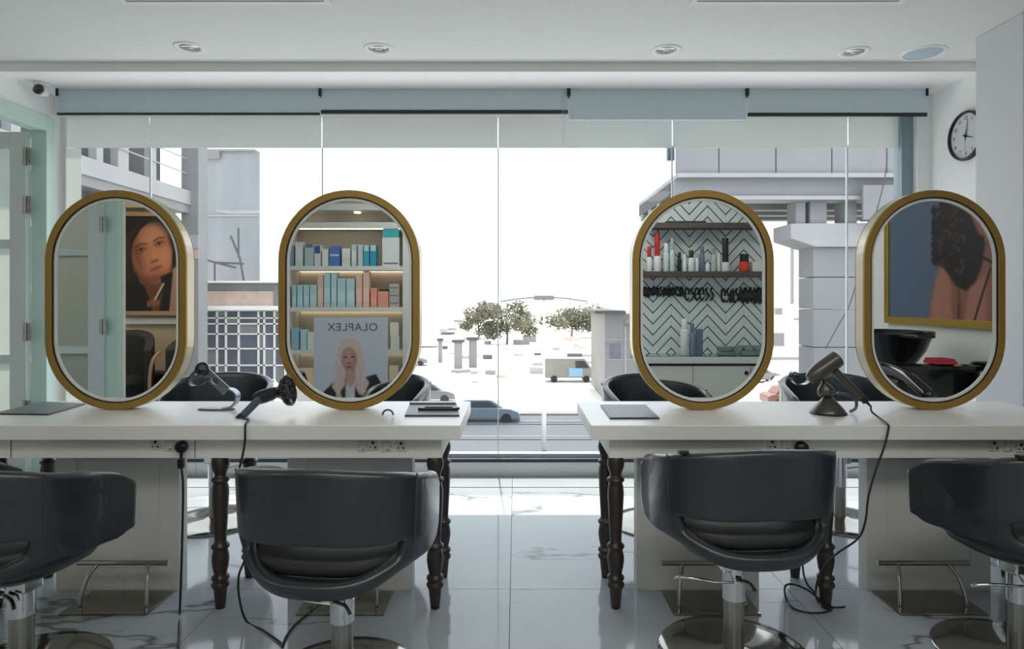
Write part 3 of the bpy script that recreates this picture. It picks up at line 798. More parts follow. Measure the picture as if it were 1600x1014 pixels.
MB().lathe([(0.020, -0.014), (0.030, -0.014), (0.030, 0.014), (0.020, 0.014), (0.020, -0.014)], 28, (q(317, 577)[0], 0, q(317, 577)[1]), Matrix.Rotation(R(70), 3, 'X')).build('holder_ring', 'black', t, smooth=True, auto=True)
MB().cyl(0.020, -0.004, 0.004, 24, (q(317, 577)[0], 0.002, q(317, 577)[1]), Matrix.Rotation(R(70), 3, 'X')).build('ring_core', 'black_gloss', t)
strip(MB(), [q(311, 574), q(303, 583), q(297, 592), q(298, 601), q(306, 603), q(318, 598), q(328, 590)], 0.034, 0.004).build('lower_loop', 'black', t, smooth=True, auto=True)

# --- black hair dryer with diffuser
dy = 2.80
t = root('hair_dryer', 'black hair dryer with a round diffuser lying on the table', 'hair dryer', (P(420, 640, dy).x, dy, ZT)); s = dy/F
q3 = lambda x, y, yy=0: Vector(((x-420)*s, yy, (641.5-y)*s))
MB().lathe([(0, -0.005), (0.022, 0.0), (0.028, 0.012), (0.030, 0.04), (0.028, 0.08), (0.022, 0.105), (0.024, 0.125), (0.034, 0.14), (0, 0.14)], 28, q3(398, 619, 0), (q3(440, 605)-q3(398, 619)).to_track_quat('Z', 'Y').to_matrix()).build('barrel', 'black', t, smooth=True, auto=True)
dd = (q3(448, 607)-q3(425, 612)).normalized()
MB().lathe([(0.022, -0.02), (0.028, 0.0), (0.052, 0.024), (0.066, 0.034), (0.068, 0.044), (0.060, 0.046), (0.048, 0.036), (0.0, 0.026)], 32, q3(437, 608), (dd+Vector((0, -0.12, 0))).to_track_quat('Z', 'Y').to_matrix()).build('diffuser', 'black_gloss', t, smooth=True, auto=True)
for k in range(8):
    an = 2*PI*k/8; rotm = (dd+Vector((0, -0.12, 0))).to_track_quat('Z', 'Y').to_matrix()
    c_ = q3(437, 608)+rotm @ Vector((0.038*math.cos(an), 0.038*math.sin(an), 0.03)); e_ = c_+rotm @ Vector((0, 0, 0.014))
    MB().rod(c_, e_, 0.0035, 8).build('diffuser_prong', 'dryer_blue', t, smooth=True)
hd0, hd1 = q3(408, 617, -0.015), q3(392, 640, -0.09)
MB().rod(hd0, hd1, 0.017, 20, 0.016).build('handle', 'dryer_blue', t, smooth=True, auto=True)
MB().rod(hd1, hd1+(hd1-hd0).normalized()*0.02, 0.0185, 20).build('handle_cap', 'black', t, smooth=True, auto=True)
base0 = t.location+hd1+(hd1-hd0).normalized()*0.02
# cord
pts = [base0, onz(388, 655, ZT+0.006), onz(384, 661, ZT+0.006), P(383, 667, 2.525), P(382.5, 690, 2.52), P(379, 712, 2.515), P(373, 740, 2.51), P(372, 790, 2.50), P(378, 840, 2.49), P(384, 868, 2.48), P(373, 900, 2.46), P(374, 935, 2.45)]
for xx, yy in ((385, 970), (412, 985), (438, 1004)): pts.append(onz(xx, yy, 0.006))
for xx, yy in ((441, 1010), (447, 995), (462, 975), (490, 953), (512, 940), (560, 925)): pts.append(onz(xx, yy, 0.006))
tag(MB().tube(pts, 0.0042, 8, 6).build('power_cord', 'rubber', smooth=True), 'black cord falling from the diffuser dryer and looping on the floor', 'cord')
# plug and cord at the first socket
t = root('plug', 'round black plug in the apron socket with a cord hanging straight down', 'plug', P(286, 697, 2.594))
MB().lathe([(0, 0), (0.020, 0), (0.024, 0.006), (0.023, 0.022), (0.015, 0.030), (0, 0.031)], 28, rot=Matrix.Rotation(R(90), 3, 'X')).build('plug_body', 'black', t, smooth=True, auto=True)
MB().rod((0, -0.014, -0.018), (0, -0.014, -0.05), 0.007, 14, 0.005).build('strain_relief', 'black', t)
MB().box((-0.012, -0.024, -0.085), (0.012, -0.006, -0.046)).build('adapter_sleeve', 'black', t, bevel=0.003)
L0 = Vector(t.location)
pp = [(0, -0.014, -0.08)] + [tuple(P(x_, y_, d_)-L0) for x_, y_, d_ in ((286, 760, 2.57), (285, 830, 2.56), (283, 900, 2.55))] + [tuple(onz(x_, y_, 0.006)-L0) for x_, y_ in ((281, 955), (280, 985), (278, 1030))]
MB().tube(pp, 0.0046, 8, 6).build('cord', 'rubber', t, smooth=True)
t = root('plug', 'black plug in the right table apron, peeking above the chair back', 'plug', P(1251, 699, 2.594))
MB().lathe([(0, 0), (0.022, 0), (0.026, 0.006), (0.024, 0.022), (0.015, 0.030), (0, 0.031)], 28, rot=Matrix.Rotation(R(90), 3, 'X')).build('plug_body', 'black', t, smooth=True, auto=True)
MB().rod((0, -0.014, -0.018), (0, -0.014, -0.06), 0.008, 14, 0.006).build('strain_relief', 'black', t)

# --- grey hair dryer resting on its cone stand
dy = 2.80; s = dy/F
t0 = P(1300, 650, dy)
t = root('dryer_stand', 'grey cone-shaped stand holding up the hair dryer', 'stand', (t0.x, dy, ZT))
q3 = lambda x, y, yy=0: Vector(((x-1300)*s, yy, (646-y)*s))
MB().lathe([(0, 0), (0.074, 0), (0.076, 0.004), (0.072, 0.010), (0, 0.010)], 36, q3(1294, 646)).build('base_disc', 'black', t, smooth=True, auto=True)
MB().lathe([(0.070, 0.010), (0.066, 0.020), (0.045, 0.044), (0.022, 0.068), (0.012, 0.080), (0, 0.082)], 36, q3(1294, 646)).build('cone', 'dryer', t, smooth=True)
dn = Vector((-0.45, -0.1, 0.85)).normalized()
MB().lathe([(0, 0), (0.030, 0.0), (0.036, 0.012), (0.030, 0.034), (0.014, 0.052), (0.004, 0.072), (0, 0.074)], 28, q3(1292, 617), Matrix.Rotation(R(-14), 3, 'Y')).build('cradle', 'dryer', t, smooth=True)
MB().tube([q3(1308, 614), q3(1326, 617), q3(1337, 625), q3(1337, 637), q3(1328, 643)], 0.0065, 10, 6).build('support_loop', 'dryer_blue', t, smooth=True)
t = root('hair_dryer', 'grey hair dryer tilted on its cone stand with curved nozzle', 'hair dryer', (t0.x, dy, ZT))
ax0, ax1 = q3(1308, 558, -0.01), q3(1262, 592, -0.01)
rm = (ax1-ax0).to_track_quat('Z', 'Y').to_matrix(); L_ = (ax1-ax0).length
MB().lathe([(0, 0.0), (0.030, 0.0), (0.036, 0.004), (0.038, 0.02), (0.038, L_*0.62), (0.032, L_*0.85), (0.020, L_), (0, L_)], 32, ax0, rm).build('barrel', 'dryer', t, smooth=True, auto=True)
strip(MB(), [((1268-1300)*s, (646-590)*s), ((1260-1300)*s, (646-599)*s), ((1249-1300)*s, (646-601)*s), ((1240-1300)*s, (646-596)*s), ((1236-1300)*s, (646-587)*s), ((1239-1300)*s, (646-581)*s), ((1246-1300)*s, (646-584)*s), ((1247-1300)*s, (646-590)*s)], 0.036, 0.006).build('nozzle', 'black_gloss', t, smooth=True, auto=True)
h0, h1 = q3(1299, 577, -0.03), q3(1340, 618, -0.03)
MB().rod(h0, h1, 0.0155, 24).build('handle', 'dryer', t, smooth=True, auto=True)
h2 = h1+(h1-h0).normalized()*0.028
MB().rod(h1, h2, 0.0165, 24, 0.015).build('filter_cap', 'black', t, smooth=True, auto=True)
h3 = h2+(h1-h0).normalized()*0.03
MB().rod(h2, h3, 0.007, 14, 0.004).build('strain_relief', 'rubber', t)
w0 = Vector(t.location)+h3
pts = [w0, P(1362, 643, 2.72), onz(1374, 653, ZT+0.008), onz(1387, 663, ZT+0.006), P(1388, 671, 2.525), P(1381, 700, 2.515), P(1368, 735, 2.51), P(1357, 775, 2.50), P(1352, 815, 2.50), P(1340, 842, 2.50), P(1305, 867, 2.50), P(1283, 893, 2.49), P(1275, 920, 2.50)]
for xx, yy in ((1277, 938), (1290, 949), (1300, 952), (1285, 957), (1262, 957), (1240, 950), (1228, 934)): pts.append(onz(xx, yy, 0.008))
pts += [P(1227, 916, 2.56), P(1240, 913, 2.58), P(1262, 922, 2.58), P(1278, 934, 2.6)]
for xx, yy in ((1295, 947), (1310, 949), (1320, 948)): pts.append(onz(xx, yy, 0.008))
tag(MB().tube(pts, 0.0040, 8, 6).build('power_cord', 'rubber', smooth=True), 'black cord from the grey dryer looping around the table leg', 'cord')
pts = [P(1253, 712, 2.575), P(1254, 790, 2.57), P(1254, 880, 2.58), P(1260, 910, 2.59), P(1272, 925, 2.6)]
for xx, yy in ((1282, 941), (1300, 948)): pts.append(onz(xx, yy, 0.016))
tag(MB().tube(pts, 0.0038, 8, 6).build('power_cord', 'rubber', smooth=True), 'thin black cord dropping from the plug behind the chair to the floor', 'cord')

# ================================================================== PRINTED POSTERS (flat prints drawn by formula)
class Print:
    def __init__(s, w, h, nx, nz, col):
        s.w, s.h, s.nx, s.nz = w, h, nx, nz
        s.u, s.v = np.meshgrid(np.linspace(0, w, nx), np.linspace(0, h, nz))   # u right, v up, metres
        s.c = np.empty((nz, nx, 3)); s.c[:] = srgb(*col)
    def ell(s, cx, cy, rx, ry, col, rot=0, soft=0.08, a=1.0):
        c_, q_ = math.cos(rot), math.sin(rot)
        x = (s.u-cx)*c_+(s.v-cy)*q_; y = -(s.u-cx)*q_+(s.v-cy)*c_
        r_ = np.sqrt((x/rx)**2+(y/ry)**2)
        m = np.clip((1+soft-r_)/(2*soft), 0, 1)*a
        s.c = s.c*(1-m[..., None])+np.array(srgb(*col))*m[..., None]; return s
    def poly(s, pts, col, a=1.0, soft=0.0):
        ins = np.zeros_like(s.u, bool); n = len(pts)
        for i in range(n):
            (x1, y1), (x2, y2) = pts[i], pts[(i+1) % n]
            if y1 == y2: continue
            cond = ((y1 > s.v) != (y2 > s.v)) & (s.u < (x2-x1)*(s.v-y1)/(y2-y1)+x1)
            ins ^= cond
        m = ins.astype(float)
        for _ in range(int(soft)):
            p = np.pad(m, 1, mode='edge'); m = (p[1:-1, 1:-1]*2+p[:-2, 1:-1]+p[2:, 1:-1]+p[1:-1, :-2]+p[1:-1, 2:])/6
        m *= a
        s.c = s.c*(1-m[..., None])+np.array(srgb(*col))*m[..., None]; return s
    def line(s, pts, w, col, a=1.0):
        m = np.zeros_like(s.u)
        for (x1, y1), (x2, y2) in zip(pts, pts[1:]):
            dx, dy = x2-x1, y2-y1; t = np.clip(((s.u-x1)*dx+(s.v-y1)*dy)/(dx*dx+dy*dy), 0, 1)
            d = np.hypot(s.u-x1-t*dx, s.v-y1-t*dy); m = np.maximum(m, np.clip((w-d)/(w*0.5), 0, 1))
        m *= a
        s.c = s.c*(1-m[..., None])+np.array(srgb(*col))*m[..., None]; return s
    def mesh(s, name, parent, place):
        "place(u, v) -> (x, y, z)"
        nx, nz = s.nx, s.nz; vs = [place(a_, b_) for a_, b_ in zip(s.u.ravel(), s.v.ravel())]
        fs = [(j*nx+i, j*nx+i+1, (j+1)*nx+i+1, (j+1)*nx+i) for j in range(nz-1) for i in range(nx-1)]
        me = bpy.data.meshes.new(name); me.from_pydata(vs, [], fs)
        ca = me.color_attributes.new('print', 'FLOAT_COLOR', 'POINT')
        buf = np.ones((nx*nz, 4), np.float32); buf[:, :3] = s.c.reshape(-1, 3); ca.data.foreach_set('color', buf.ravel())
        m = bpy.data.materials.new('poster_print'); m.use_nodes = True; N = m.node_tree.nodes
        at = N.new('ShaderNodeAttribute'); at.attribute_name = 'print'
        m.node_tree.links.new(at.outputs['Color'], N['Principled BSDF'].inputs['Base Color']); N['Principled BSDF'].inputs['Roughness'].default_value = 0.45
        me.materials.append(m)
        o = bpy.data.objects.new(name, me); COL.objects.link(o); o.parent = parent; return o

# poster 1: close portrait, seen in the first mirror
pw = 7.5
A = PM(150, 338, pw); B = PM(300, 486, pw)
wd, hg = B.x-A.x, A.z-B.z
t = root('framed_poster', 'framed close-up poster of a dark-haired woman in black, above lounge chairs', 'poster', (A.x, A.y, B.z))
p = Print(wd, hg, 230, 230, (30, 21, 20)); k = pw/F
U = lambda x, y: ((x-150)*k, (486-y)*k)
def E(pp, x, y, rx, ry, col, rot=0, soft=0.08, a=1.0): pp.ell(*U(x, y), rx*k, ry*k, col, -rot, soft, a)
p.poly([U(218, 425), U(264, 425), U(270, 486), U(226, 486)], (104, 60, 42), soft=6)
E(p, 239, 396, 31, 45, (158, 98, 70), -0.24, 0.10)
E(p, 240, 404, 26, 36, (176, 114, 82), -0.24, 0.25)
E(p, 243, 368, 17, 15, (192, 134, 102), -0.2, 0.6, 0.7)
E(p, 258, 402, 11, 14, (204, 138, 104), 0, 0.7, 0.7)
E(p, 222, 412, 9, 12, (196, 126, 94), 0, 0.8, 0.5)
E(p, 216, 400, 8, 34, (104, 60, 44), -0.25, 0.7, 0.8)
E(p, 242, 436, 20, 7, (110, 64, 46), -0.2, 0.6, 0.7)
for (x, y, w_) in ((222, 391, 1.0), (250, 381, 0.9)):
    E(p, x, y-1, 9*w_, 5, (110, 64, 48), -0.35, 0.7, 0.8)
    E(p, x, y, 5.5*w_, 2.1, (150, 118, 104), -0.35, 0.4); E(p, x, y, 2.3, 2.3, (22, 14, 14), 0, 0.4)
    p.line([U(x-6.5*w_, y+2.2), U(x-1, y-2.2), U(x+6.5*w_, y-2.6)], 1.0*k, (26, 14, 14), 0.9)
    p.line([U(x-9*w_, y-4), U(x-1, y-9.5), U(x+9*w_, y-10)], 1.7*k, (58, 33, 27), 0.8)
p.poly([U(239, 384), U(243, 383), U(250, 403), U(246, 408), U(238, 407)], (192, 130, 98), a=0.6, soft=5)
E(p, 243, 408, 6.5, 2.4, (120, 68, 50), -0.3, 0.5, 0.8); E(p, 239.5, 408.5, 1.2, 0.8, (60, 30, 26), 0, 0.4); E(p, 247, 406, 1.2, 0.8, (60, 30, 26), 0, 0.4)
E(p, 245, 418.5, 8.5, 2.0, (150, 76, 62), -0.38, 0.4); E(p, 246, 421.5, 7.5, 2.4, (170, 90, 74), -0.38, 0.4)
p.line([U(236, 423.5), U(245, 420.2), U(255, 415.5)], 0.7*k, (88, 38, 34))
# hair: two curtains falling from a parting
hair = (28, 18, 17)
p.poly([U(190, 330), U(240, 336), U(236, 346), U(222, 358), U(210, 378), U(206, 402), U(209, 425), U(220, 442), U(218, 470), U(190, 470)], hair, soft=4)
p.poly([U(236, 334), U(300, 330), U(300, 450), U(268, 440), U(270, 410), U(271, 385), U(264, 362), U(250, 347), U(236, 345)], hair, soft=4)
for dx in (0, 5, 10): p.line([U(226-dx, 342+dx), U(206-dx*0.7, 372), U(201-dx*0.5, 410), U(207-dx, 450)], 1.5*k, (62, 38, 31), 0.5)
for dx in (0, 5, 10): p.line([U(252+dx, 342), U(270+dx*0.6, 368), U(277+dx*0.4, 405), U(274, 440)], 1.5*k, (58, 36, 30), 0.5)
p.poly([U(190, 486), U(190, 446), U(214, 436), U(228, 448), U(236, 470), U(240, 486)], (18, 14, 15), soft=3)
p.poly([U(262, 486), U(264, 440), U(272, 420), U(300, 404), U(300, 486)], (166, 128, 116), soft=5)
p.poly([U(252, 432), U(272, 424), U(266, 486), U(250, 486), U(256, 455)], (22, 16, 17), soft=3)
for i in range(10):
    x = 244+i*1.4; y = 468-i*2.6
    E(p, x, y, 2.4, 1.5, (206, 188, 168), i*0.9, 0.4, 0.9); E(p, x+1.5, y+2.6, 1.6, 1.6, (30, 20, 20), 0, 0.5)
for i in range(7): E(p, 233+i*2.6, 474+3*math.sin(i*2), 2.0, 3.6, (150, 96, 70), i, 0.5, 0.9)
p.mesh('print', t, lambda u, v: (u, 0.021, v))
part('backing', (0, 0, 0), (wd, 0.019, hg), 'black', t)
m_ = MB(); fw = 0.05
m_.box((-fw, 0, -fw), (wd+fw, 0.03, 0)).box((-fw, 0, hg), (wd+fw, 0.03, hg+fw)).box((-fw, 0, 0), (0, 0.03, hg)).box((wd, 0, 0), (wd+fw, 0.03, hg))
m_.build('frame', 'tan', t, bevel=0.003)
sbox('trim_3', (-5.25, -1.75, 2.30), (-2.45, -1.60, 2.42), 'backwall')
sbox('trim_4', (-5.25, -1.75, 0.96), (-2.45, -1.71, 1.03), 'shelfw')

# poster 2: easel board with the brand word
pp_ = 6.10
A = PM(491, 496, pp_); B = PM(606, 720, pp_); wd, hg = B.x-A.x, A.z-B.z; k = pp_/F
t = root('poster_board', 'grey standing poster board of a blonde woman in a black jacket under big letters', 'poster', (A.x, A.y, B.z))
p = Print(wd, hg, 130, 230, (196, 201, 214)); U = lambda x, y: ((x-491)*k, (720-y)*k)
p.poly([U(498, 650), U(506, 612), U(520, 598), U(545, 590), U(560, 592), U(588, 584), U(597, 600), U(606, 650), U(606, 720), U(491, 720)], (24, 22, 28), soft=2)
hair = (206, 186, 178)
p.poly([U(547, 527), U(557, 530), U(564, 540), U(567, 556), U(572, 572), U(569, 584), U(577, 598), U(572, 610), U(580, 618), U(562, 616), U(553, 600), U(556, 570), U(547, 540), U(538, 545), U(536, 572), U(540, 600), U(532, 612), U(536, 628), U(520, 634), U(527, 615), U(519, 604), U(526, 586), U(521, 574), U(528, 556), U(530, 538), U(538, 530)], hair, soft=3)
E(p, 546.5, 544, 15, 15, hair, 0, 0.12)
p.poly([U(540, 576), U(555, 576), U(553, 600), U(541, 604)], (150, 108, 100), soft=3)
p.poly([U(541, 598), U(554, 594), U(556, 640), U(540, 660)], (206, 204, 210), soft=3)
E(p, 546, 561, 12.5, 19, (176, 132, 124), -0.04, 0.12)
E(p, 545, 556, 8, 11, (196, 156, 148), 0, 0.6, 0.7)
for x, y in ((540.5, 558), (551.5, 557.5)):
    E(p, x, y, 3.2, 1.5, (92, 62, 62), 0, 0.6, 0.9); E(p, x, y, 1.2, 1.2, (40, 28, 32), 0, 0.5); p.line([U(x-3.5, y-4), U(x, y-5.2), U(x+3.5, y-4.2)], 0.6*k, (120, 84, 78), 0.8)
E(p, 546, 567.5, 2.6, 1.2, (140, 96, 90), 0, 0.6); E(p, 546, 573.5, 4.2, 1.7, (138, 66, 70), 0, 0.5)
p.poly([U(533, 546), U(537, 535), U(546, 531), U(556, 535), U(560, 548), U(554, 541), U(546, 540), U(538, 545)], hair, soft=2)
p.poly([U(540, 583), U(548, 577), U(554, 582), U(556, 594), U(549, 606), U(541, 600)], (194, 150, 142), soft=3)
p.line([U(543, 586), U(552, 583)], 0.5*k, (150, 104, 98)); p.line([U(543, 591), U(554, 588)], 0.5*k, (150, 104, 98))
for i in range(4):
    p.line([U(531-i, 545+i*4), U(527+i, 566), U(530-i*1.5, 582), U(523+i, 600), U(530-i, 618)], 1.2*k, ((230, 214, 204) if i % 2 else (168, 144, 136)), 0.5)
    p.line([U(562+i*0.8, 545+i*4), U(566-i, 566), U(563+i*1.5, 582), U(571-i, 598), U(567, 612)], 1.2*k, ((230, 214, 204) if i % 2 else (168, 144, 136)), 0.5)
p.mesh('print', t, lambda u, v: (u, 0.011, v))
part('board', (0, 0, 0), (wd, 0.0105, hg), 'socket', t)
tx = text_mesh('OLAPLEX', 0.104, mat('poster_ink', (0.10, 0.10, 0.12), 0.5), 'lettering', t, 1.12)
tx.location = (U(551.5, 0)[0], 0.0122, U(0, 511.5)[1]); tx.rotation_euler = (R(90), 0, R(180))
for s_ in (0.12, wd-0.12):
    MB().rod((s_, 0.0, 0), (s_, -0.12, -B.z+0.01), 0.012, 10).build('easel_leg', 'black', t)
    MB().rod((s_, 0.012, 0), (s_, 0.10, -B.z+0.01), 0.012, 10).build('easel_leg', 'black', t)
part('ledge', (0.02, -0.01, -0.02), (wd-0.02, 0.03, 0), 'black', t)

# poster 3 on the right wall: back view, long curls
YA, YB = 0.80, 2.25                     # y range, z range
ZA, ZB = 1.12, 2.35
t = root('framed_poster', 'large gold-framed poster of long dark curls over a bare back, grey ground', 'poster', (XR, 0, 0))
wd, hg = YB-YA, ZB-ZA
p = Print(wd, hg, 170, 150, (92, 108, 132))
def UW(x, y):
    pth = XR*F/(x-VX); return (2*MY-pth-YA, H-(y-VY)/F*pth-ZA)
p.poly([UW(1455, 500), UW(1460, 465), UW(1468, 430), UW(1480, 400), UW(1500, 350), UW(1520, 330), UW(1555, 330), UW(1590, 420), UW(1590, 520)], (150, 96, 84), soft=4)
p.poly([UW(1500, 498), UW(1503, 440), UW(1507, 498)], (96, 54, 48), soft=2)
p.poly([UW(1458, 498), UW(1466, 440), UW(1478, 410), UW(1490, 440), UW(1492, 500)], (186, 128, 110), a=0.7, soft=6)
p.poly([UW(1512, 500), UW(1520, 450), UW(1545, 430), UW(1548, 505)], (192, 132, 114), a=0.7, soft=6)
p.poly([UW(1476, 300), UW(1468, 345), UW(1464, 400), UW(1470, 412), UW(1484, 425), UW(1498, 448), UW(1515, 455), UW(1530, 440), UW(1540, 415), UW(1545, 380), UW(1538, 345), UW(1520, 300)], (22, 16, 22), soft=2)
rnd = random.Random(3)
for i in range(70):
    x = rnd.uniform(1468, 1512); y = rnd.uniform(320, 430)
    u_, v_ = UW(x, y); p.ell(u_, v_, 0.018, 0.010, (96, 60, 58), rnd.uniform(-0.6, 0.6), 0.4, 0.55)
    x = rnd.uniform(1462, 1470); y = rnd.uniform(325, 415); u_, v_ = UW(x, y); p.ell(u_, v_, 0.022, 0.016, (24, 18, 26), 0.3, 0.3, 1)
p.line([UW(1522, 385), UW(1540, 402), UW(1556, 410)], 0.012, (20, 16, 22)); p.line([UW(1553, 420), UW(1540, 460), UW(1528, 500)], 0.012, (30, 20, 22))
p.poly([UW(1520, 330), UW(1545, 345), UW(1552, 372), UW(1535, 365)], (176, 98, 92), soft=2)
p.mesh('print', t, lambda u, v: (-0.021, YA+u, ZA+v))
part('backing', (-0.019, YA, ZA), (0, YB, ZB), 'black', t)
m_ = MB(); fw = 0.052
m_.box((-0.034, YA-fw, ZA-fw), (0, YB+fw, ZA)).box((-0.034, YA-fw, ZB), (0, YB+fw, ZB+fw)).box((-0.034, YA-fw, ZA), (0, YA, ZB)).box((-0.034, YB, ZA), (0, YB+fw, ZB))
m_.build('frame', 'gold', t, bevel=0.003)

# ================================================================== WASH STATION in the fourth mirror
def backwash(x, y, label):
    t = root('backwash_unit', label, 'wash chair', (x, y, 0), 0, 'backwash units along the right wall')
    # ceramic bowl with a long lip towards the chair (-x)
    mb = MB()
    mb.superrings([(0.78, 0.10, 0.12, 0), (0.84, 0.13, 0.16, 0), (0.92, 0.18, 0.21, 0), (1.00, 0.21, 0.24, 0), (1.03, 0.23, 0.26, 0), (1.045, 0.225, 0.255, 0), (1.03, 0.20, 0.23, 0), (0.94, 0.15, 0.18, 0), (0.88, 0.10, 0.12, 0)], 32, 2.3)
    mb.build('bowl', 'black_gloss', t, smooth=True, auto=True)
    MB().prism([(-0.10, 0.18), (0.10, 0.18), (0.06, 0.36), (-0.06, 0.36)], 1.015, 1.035, 'z').build('neck_lip', 'black_gloss', t, bevel=0.006)
    MB().lathe([(0.09, 0.0), (0.10, 0.02), (0.07, 0.1), (0.065, 0.78)], 24).build('pedestal', 'black_gloss', t, smooth=True)
    return t
backwash(2.50, 1.50, 'black ceramic wash basin with flared lip under the gold-framed poster')
def wash_chair(x, y, label):
    t = root('wash_chair', label, 'wash chair', (x, y, 0), PI, 'black wash chairs')
    MB().box((-0.30, -0.28, 0.36), (0.30, 0.28, 0.50)).build('seat', 'leather', t, bevel=0.04)
    MB().box((-0.30, 0.20, 0.48), (0.30, 0.30, 0.86)).build('backrest', 'black_gloss', t, bevel=0.03)
    for s_ in (-1, 1):
        MB().tube([(s_*0.33, -0.30, 0.74), (s_*0.33, -0.1, 0.82), (s_*0.33, 0.12, 0.85), (s_*0.32, 0.30, 0.84)], 0.035, 10, 5).build('armrest', 'black_gloss', t, smooth=True)
        MB().box((s_*0.33-0.03, -0.06, 0.0), (s_*0.33+0.03, 0.06, 0.80)).build('leg', 'black_gloss', t, bevel=0.008)
    return t
wash_chair(2.50, 2.12, 'black wash chair with curved armrests beside the basin')
t = root('towel', 'folded dark pink towel on the wash chair', 'towel', (2.58, 1.87, 0.862))
MB().box((-0.07, -0.06, 0), (0.07, 0.06, 0.02)).build('towel_fold', 'pink', t, bevel=0.008)
MB().box((-0.065, -0.055, 0.018), (0.06, 0.055, 0.034)).build('towel_fold', 'pink', t, bevel=0.008)

# ================================================================== LOUNGE CHAIRS in the first mirror
def lounge(x, y, rz, label):
    t = root('lounge_chair', label, 'armchair', (x, y, 0), rz, 'charcoal lounge armchairs')
    mb = MB(); n = 24; outer = []; inner = []
    for i in range(n+1):
        a = PI*0.02+PI*0.96*i/n
        outer.append((0.36*math.cos(a), -0.36*math.sin(a))); inner.append((0.27*math.cos(a), -0.27*math.sin(a)))
    for A_, z0, z1 in ((0, 0.15, 0.9),):
        ring = outer+inner[::-1]
        vb = [mb.bm.verts.new((q_[0], q_[1], z0)) for q_ in ring]
        vt = [mb.bm.verts.new((q_[0], q_[1], 0.68+0.24*max(0, -q_[1]/0.36)**0.7)) for q_ in ring]
        m = len(ring)
        for i in range(m): mb.bm.faces.new([vb[i], vb[(i+1) % m], vt[(i+1) % m], vt[i]])
        for i in range(n):
            mb.bm.faces.new([vt[i], vt[i+1], vt[m-2-i], vt[m-1-i]]); mb.bm.faces.new([vb[i+1], vb[i], vb[m-1-i], vb[m-2-i]])
    mb.build('tub_back', 'fabric_dark', t, bevel=0.02)
    MB().superrings([(0.20, 0.27, 0.28, 0.0), (0.36, 0.28, 0.30, 0.02), (0.42, 0.27, 0.29, 0.02), (0.44, 0.2, 0.2, 0.02)]).build('seat', 'leather_in', t, smooth=True)
    MB().tube([(-0.36, 0.05, 0.70), (-0.37, 0.18, 0.62), (-0.37, 0.24, 0.40), (-0.34, 0.26, 0.15)], 0.018, 8, 5).build('arm_trim', 'tan', t, smooth=True)
    for sx_ in (-1, 1):
        for sy_ in (-1, 1): MB().rod((sx_*0.2, sy_*0.2, 0.2), (sx_*0.24, sy_*0.24, 0), 0.018, 10, 0.012).build('leg', 'leg', t)
lounge(-4.22, -1.02, 0, 'charcoal tub armchair nearest the door jamb, under the portrait poster')
lounge(-3.36, -1.02, 0.0, 'charcoal tub armchair further from the jamb, under the portrait poster')
tag(MB().box((-4.6, -1.74, 0.0), (-2.5, -1.44, 0.42)).build('wall_bench', 'fabric_dark', bevel=0.02), 'low dark bench running along the beige wall behind the armchairs', 'bench')

# ================================================================== WHITE SHELVING in the second mirror
ps = 6.62
xl, xr = PM(451, 0, ps).x, PM(629, 0, ps).x
t = root('shelving', 'tall white shelving unit full of hair product boxes', 'shelving', ((xl+xr)/2, -0.83, 0))
hw_ = (xr-xl)/2
SH = {}
part('side_panel', (-hw_-0.04, -0.30, 0), (-hw_, 0.01, 2.50), 'shelfw', t, bevel=0.002)
part('side_panel', (hw_, -0.30, 0), (hw_+0.085, 0.01, 2.50), 'shelfw', t, bevel=0.002)
part('back_panel', (-hw_, -0.34, 0), (hw_, -0.30, 2.50), 'niche', t)
for nm, y in (('top', 347), ('a', 415.5), ('b', 480), ('c', 547), ('d', 614)):
    z = PM(0, y, ps).z; SH[nm] = z
    th = 0.06 if nm == 'top' else 0.045
    part('shelf', (-hw_, -0.30, z-th), (hw_, 0.0, z), 'shelfw', t, bevel=0.002)
part('top_board', (-hw_, -0.30, PM(0, 328, ps).z), (hw_, 0.0, PM(0, 318, ps).z), 'shelfw', t)
part('plinth', (-hw_, -0.28, 0), (hw_, -0.01, 0.16), 'shelfw', t)
m_led = mat('warm_led', (1, 0.85, 0.6), 0.5, emit=(1.0, 0.78, 0.5), estr=4.0)
for nm in ('top',):
    part('led_strip', (-hw_+0.02, -0.07, SH[nm]-(0.066 if nm == 'top' else 0.051)), (hw_-0.02, -0.04, SH[nm]-(0.06 if nm == 'top' else 0.045)), m_led, t)
for nm in ('a', 'b', 'c'): part('led_strip', (-hw_+0.02, -0.29, SH[nm]-0.049), (hw_-0.02, -0.27, SH[nm]-0.045), m_led, t)
for fx in (-0.42, 0.08): MB().rod((fx, -0.16, PM(0, 328, ps).z-0.012), (fx, -0.16, PM(0, 328, ps).z), 0.035, 18).build('spot_lamp', m_led, t)

PC = {}
def pcol(c):
    if c not in PC: PC[c] = mat('packaging_%d' % len(PC), srgb(*c), 0.4, var=0.03)
    return PC[c]
def carton(x0, x1, yt, shelf, col, label, depth=0.09, band=None, y0=0.0, yb=None, group=None, p=ps):
    z0 = (SH[shelf] if isinstance(shelf, str) else shelf) + y0 + 0.0012
    pf = p+0.03
    a = PM(x0, yt, pf); b = PM(x1, yt, pf); h = max(0.03, a.z-z0) if yb is None else yb
    y = a.y
    o = root('product_box', label, 'box', ((a.x+b.x)/2, y-depth/2, z0), 0, group); w = (b.x-a.x)/2-0.0015
    part('carton', (-w, -depth/2, 0), (w, depth/2, h), pcol(col), o, bevel=0.0015)
    if band:
        part('label_band', (-w*0.85, depth/2, h*band[0]), (w*0.85, depth/2+0.0012, h*band[1]), pcol(band[2]), o)
    return h
G = 'product boxes on the white shelving'
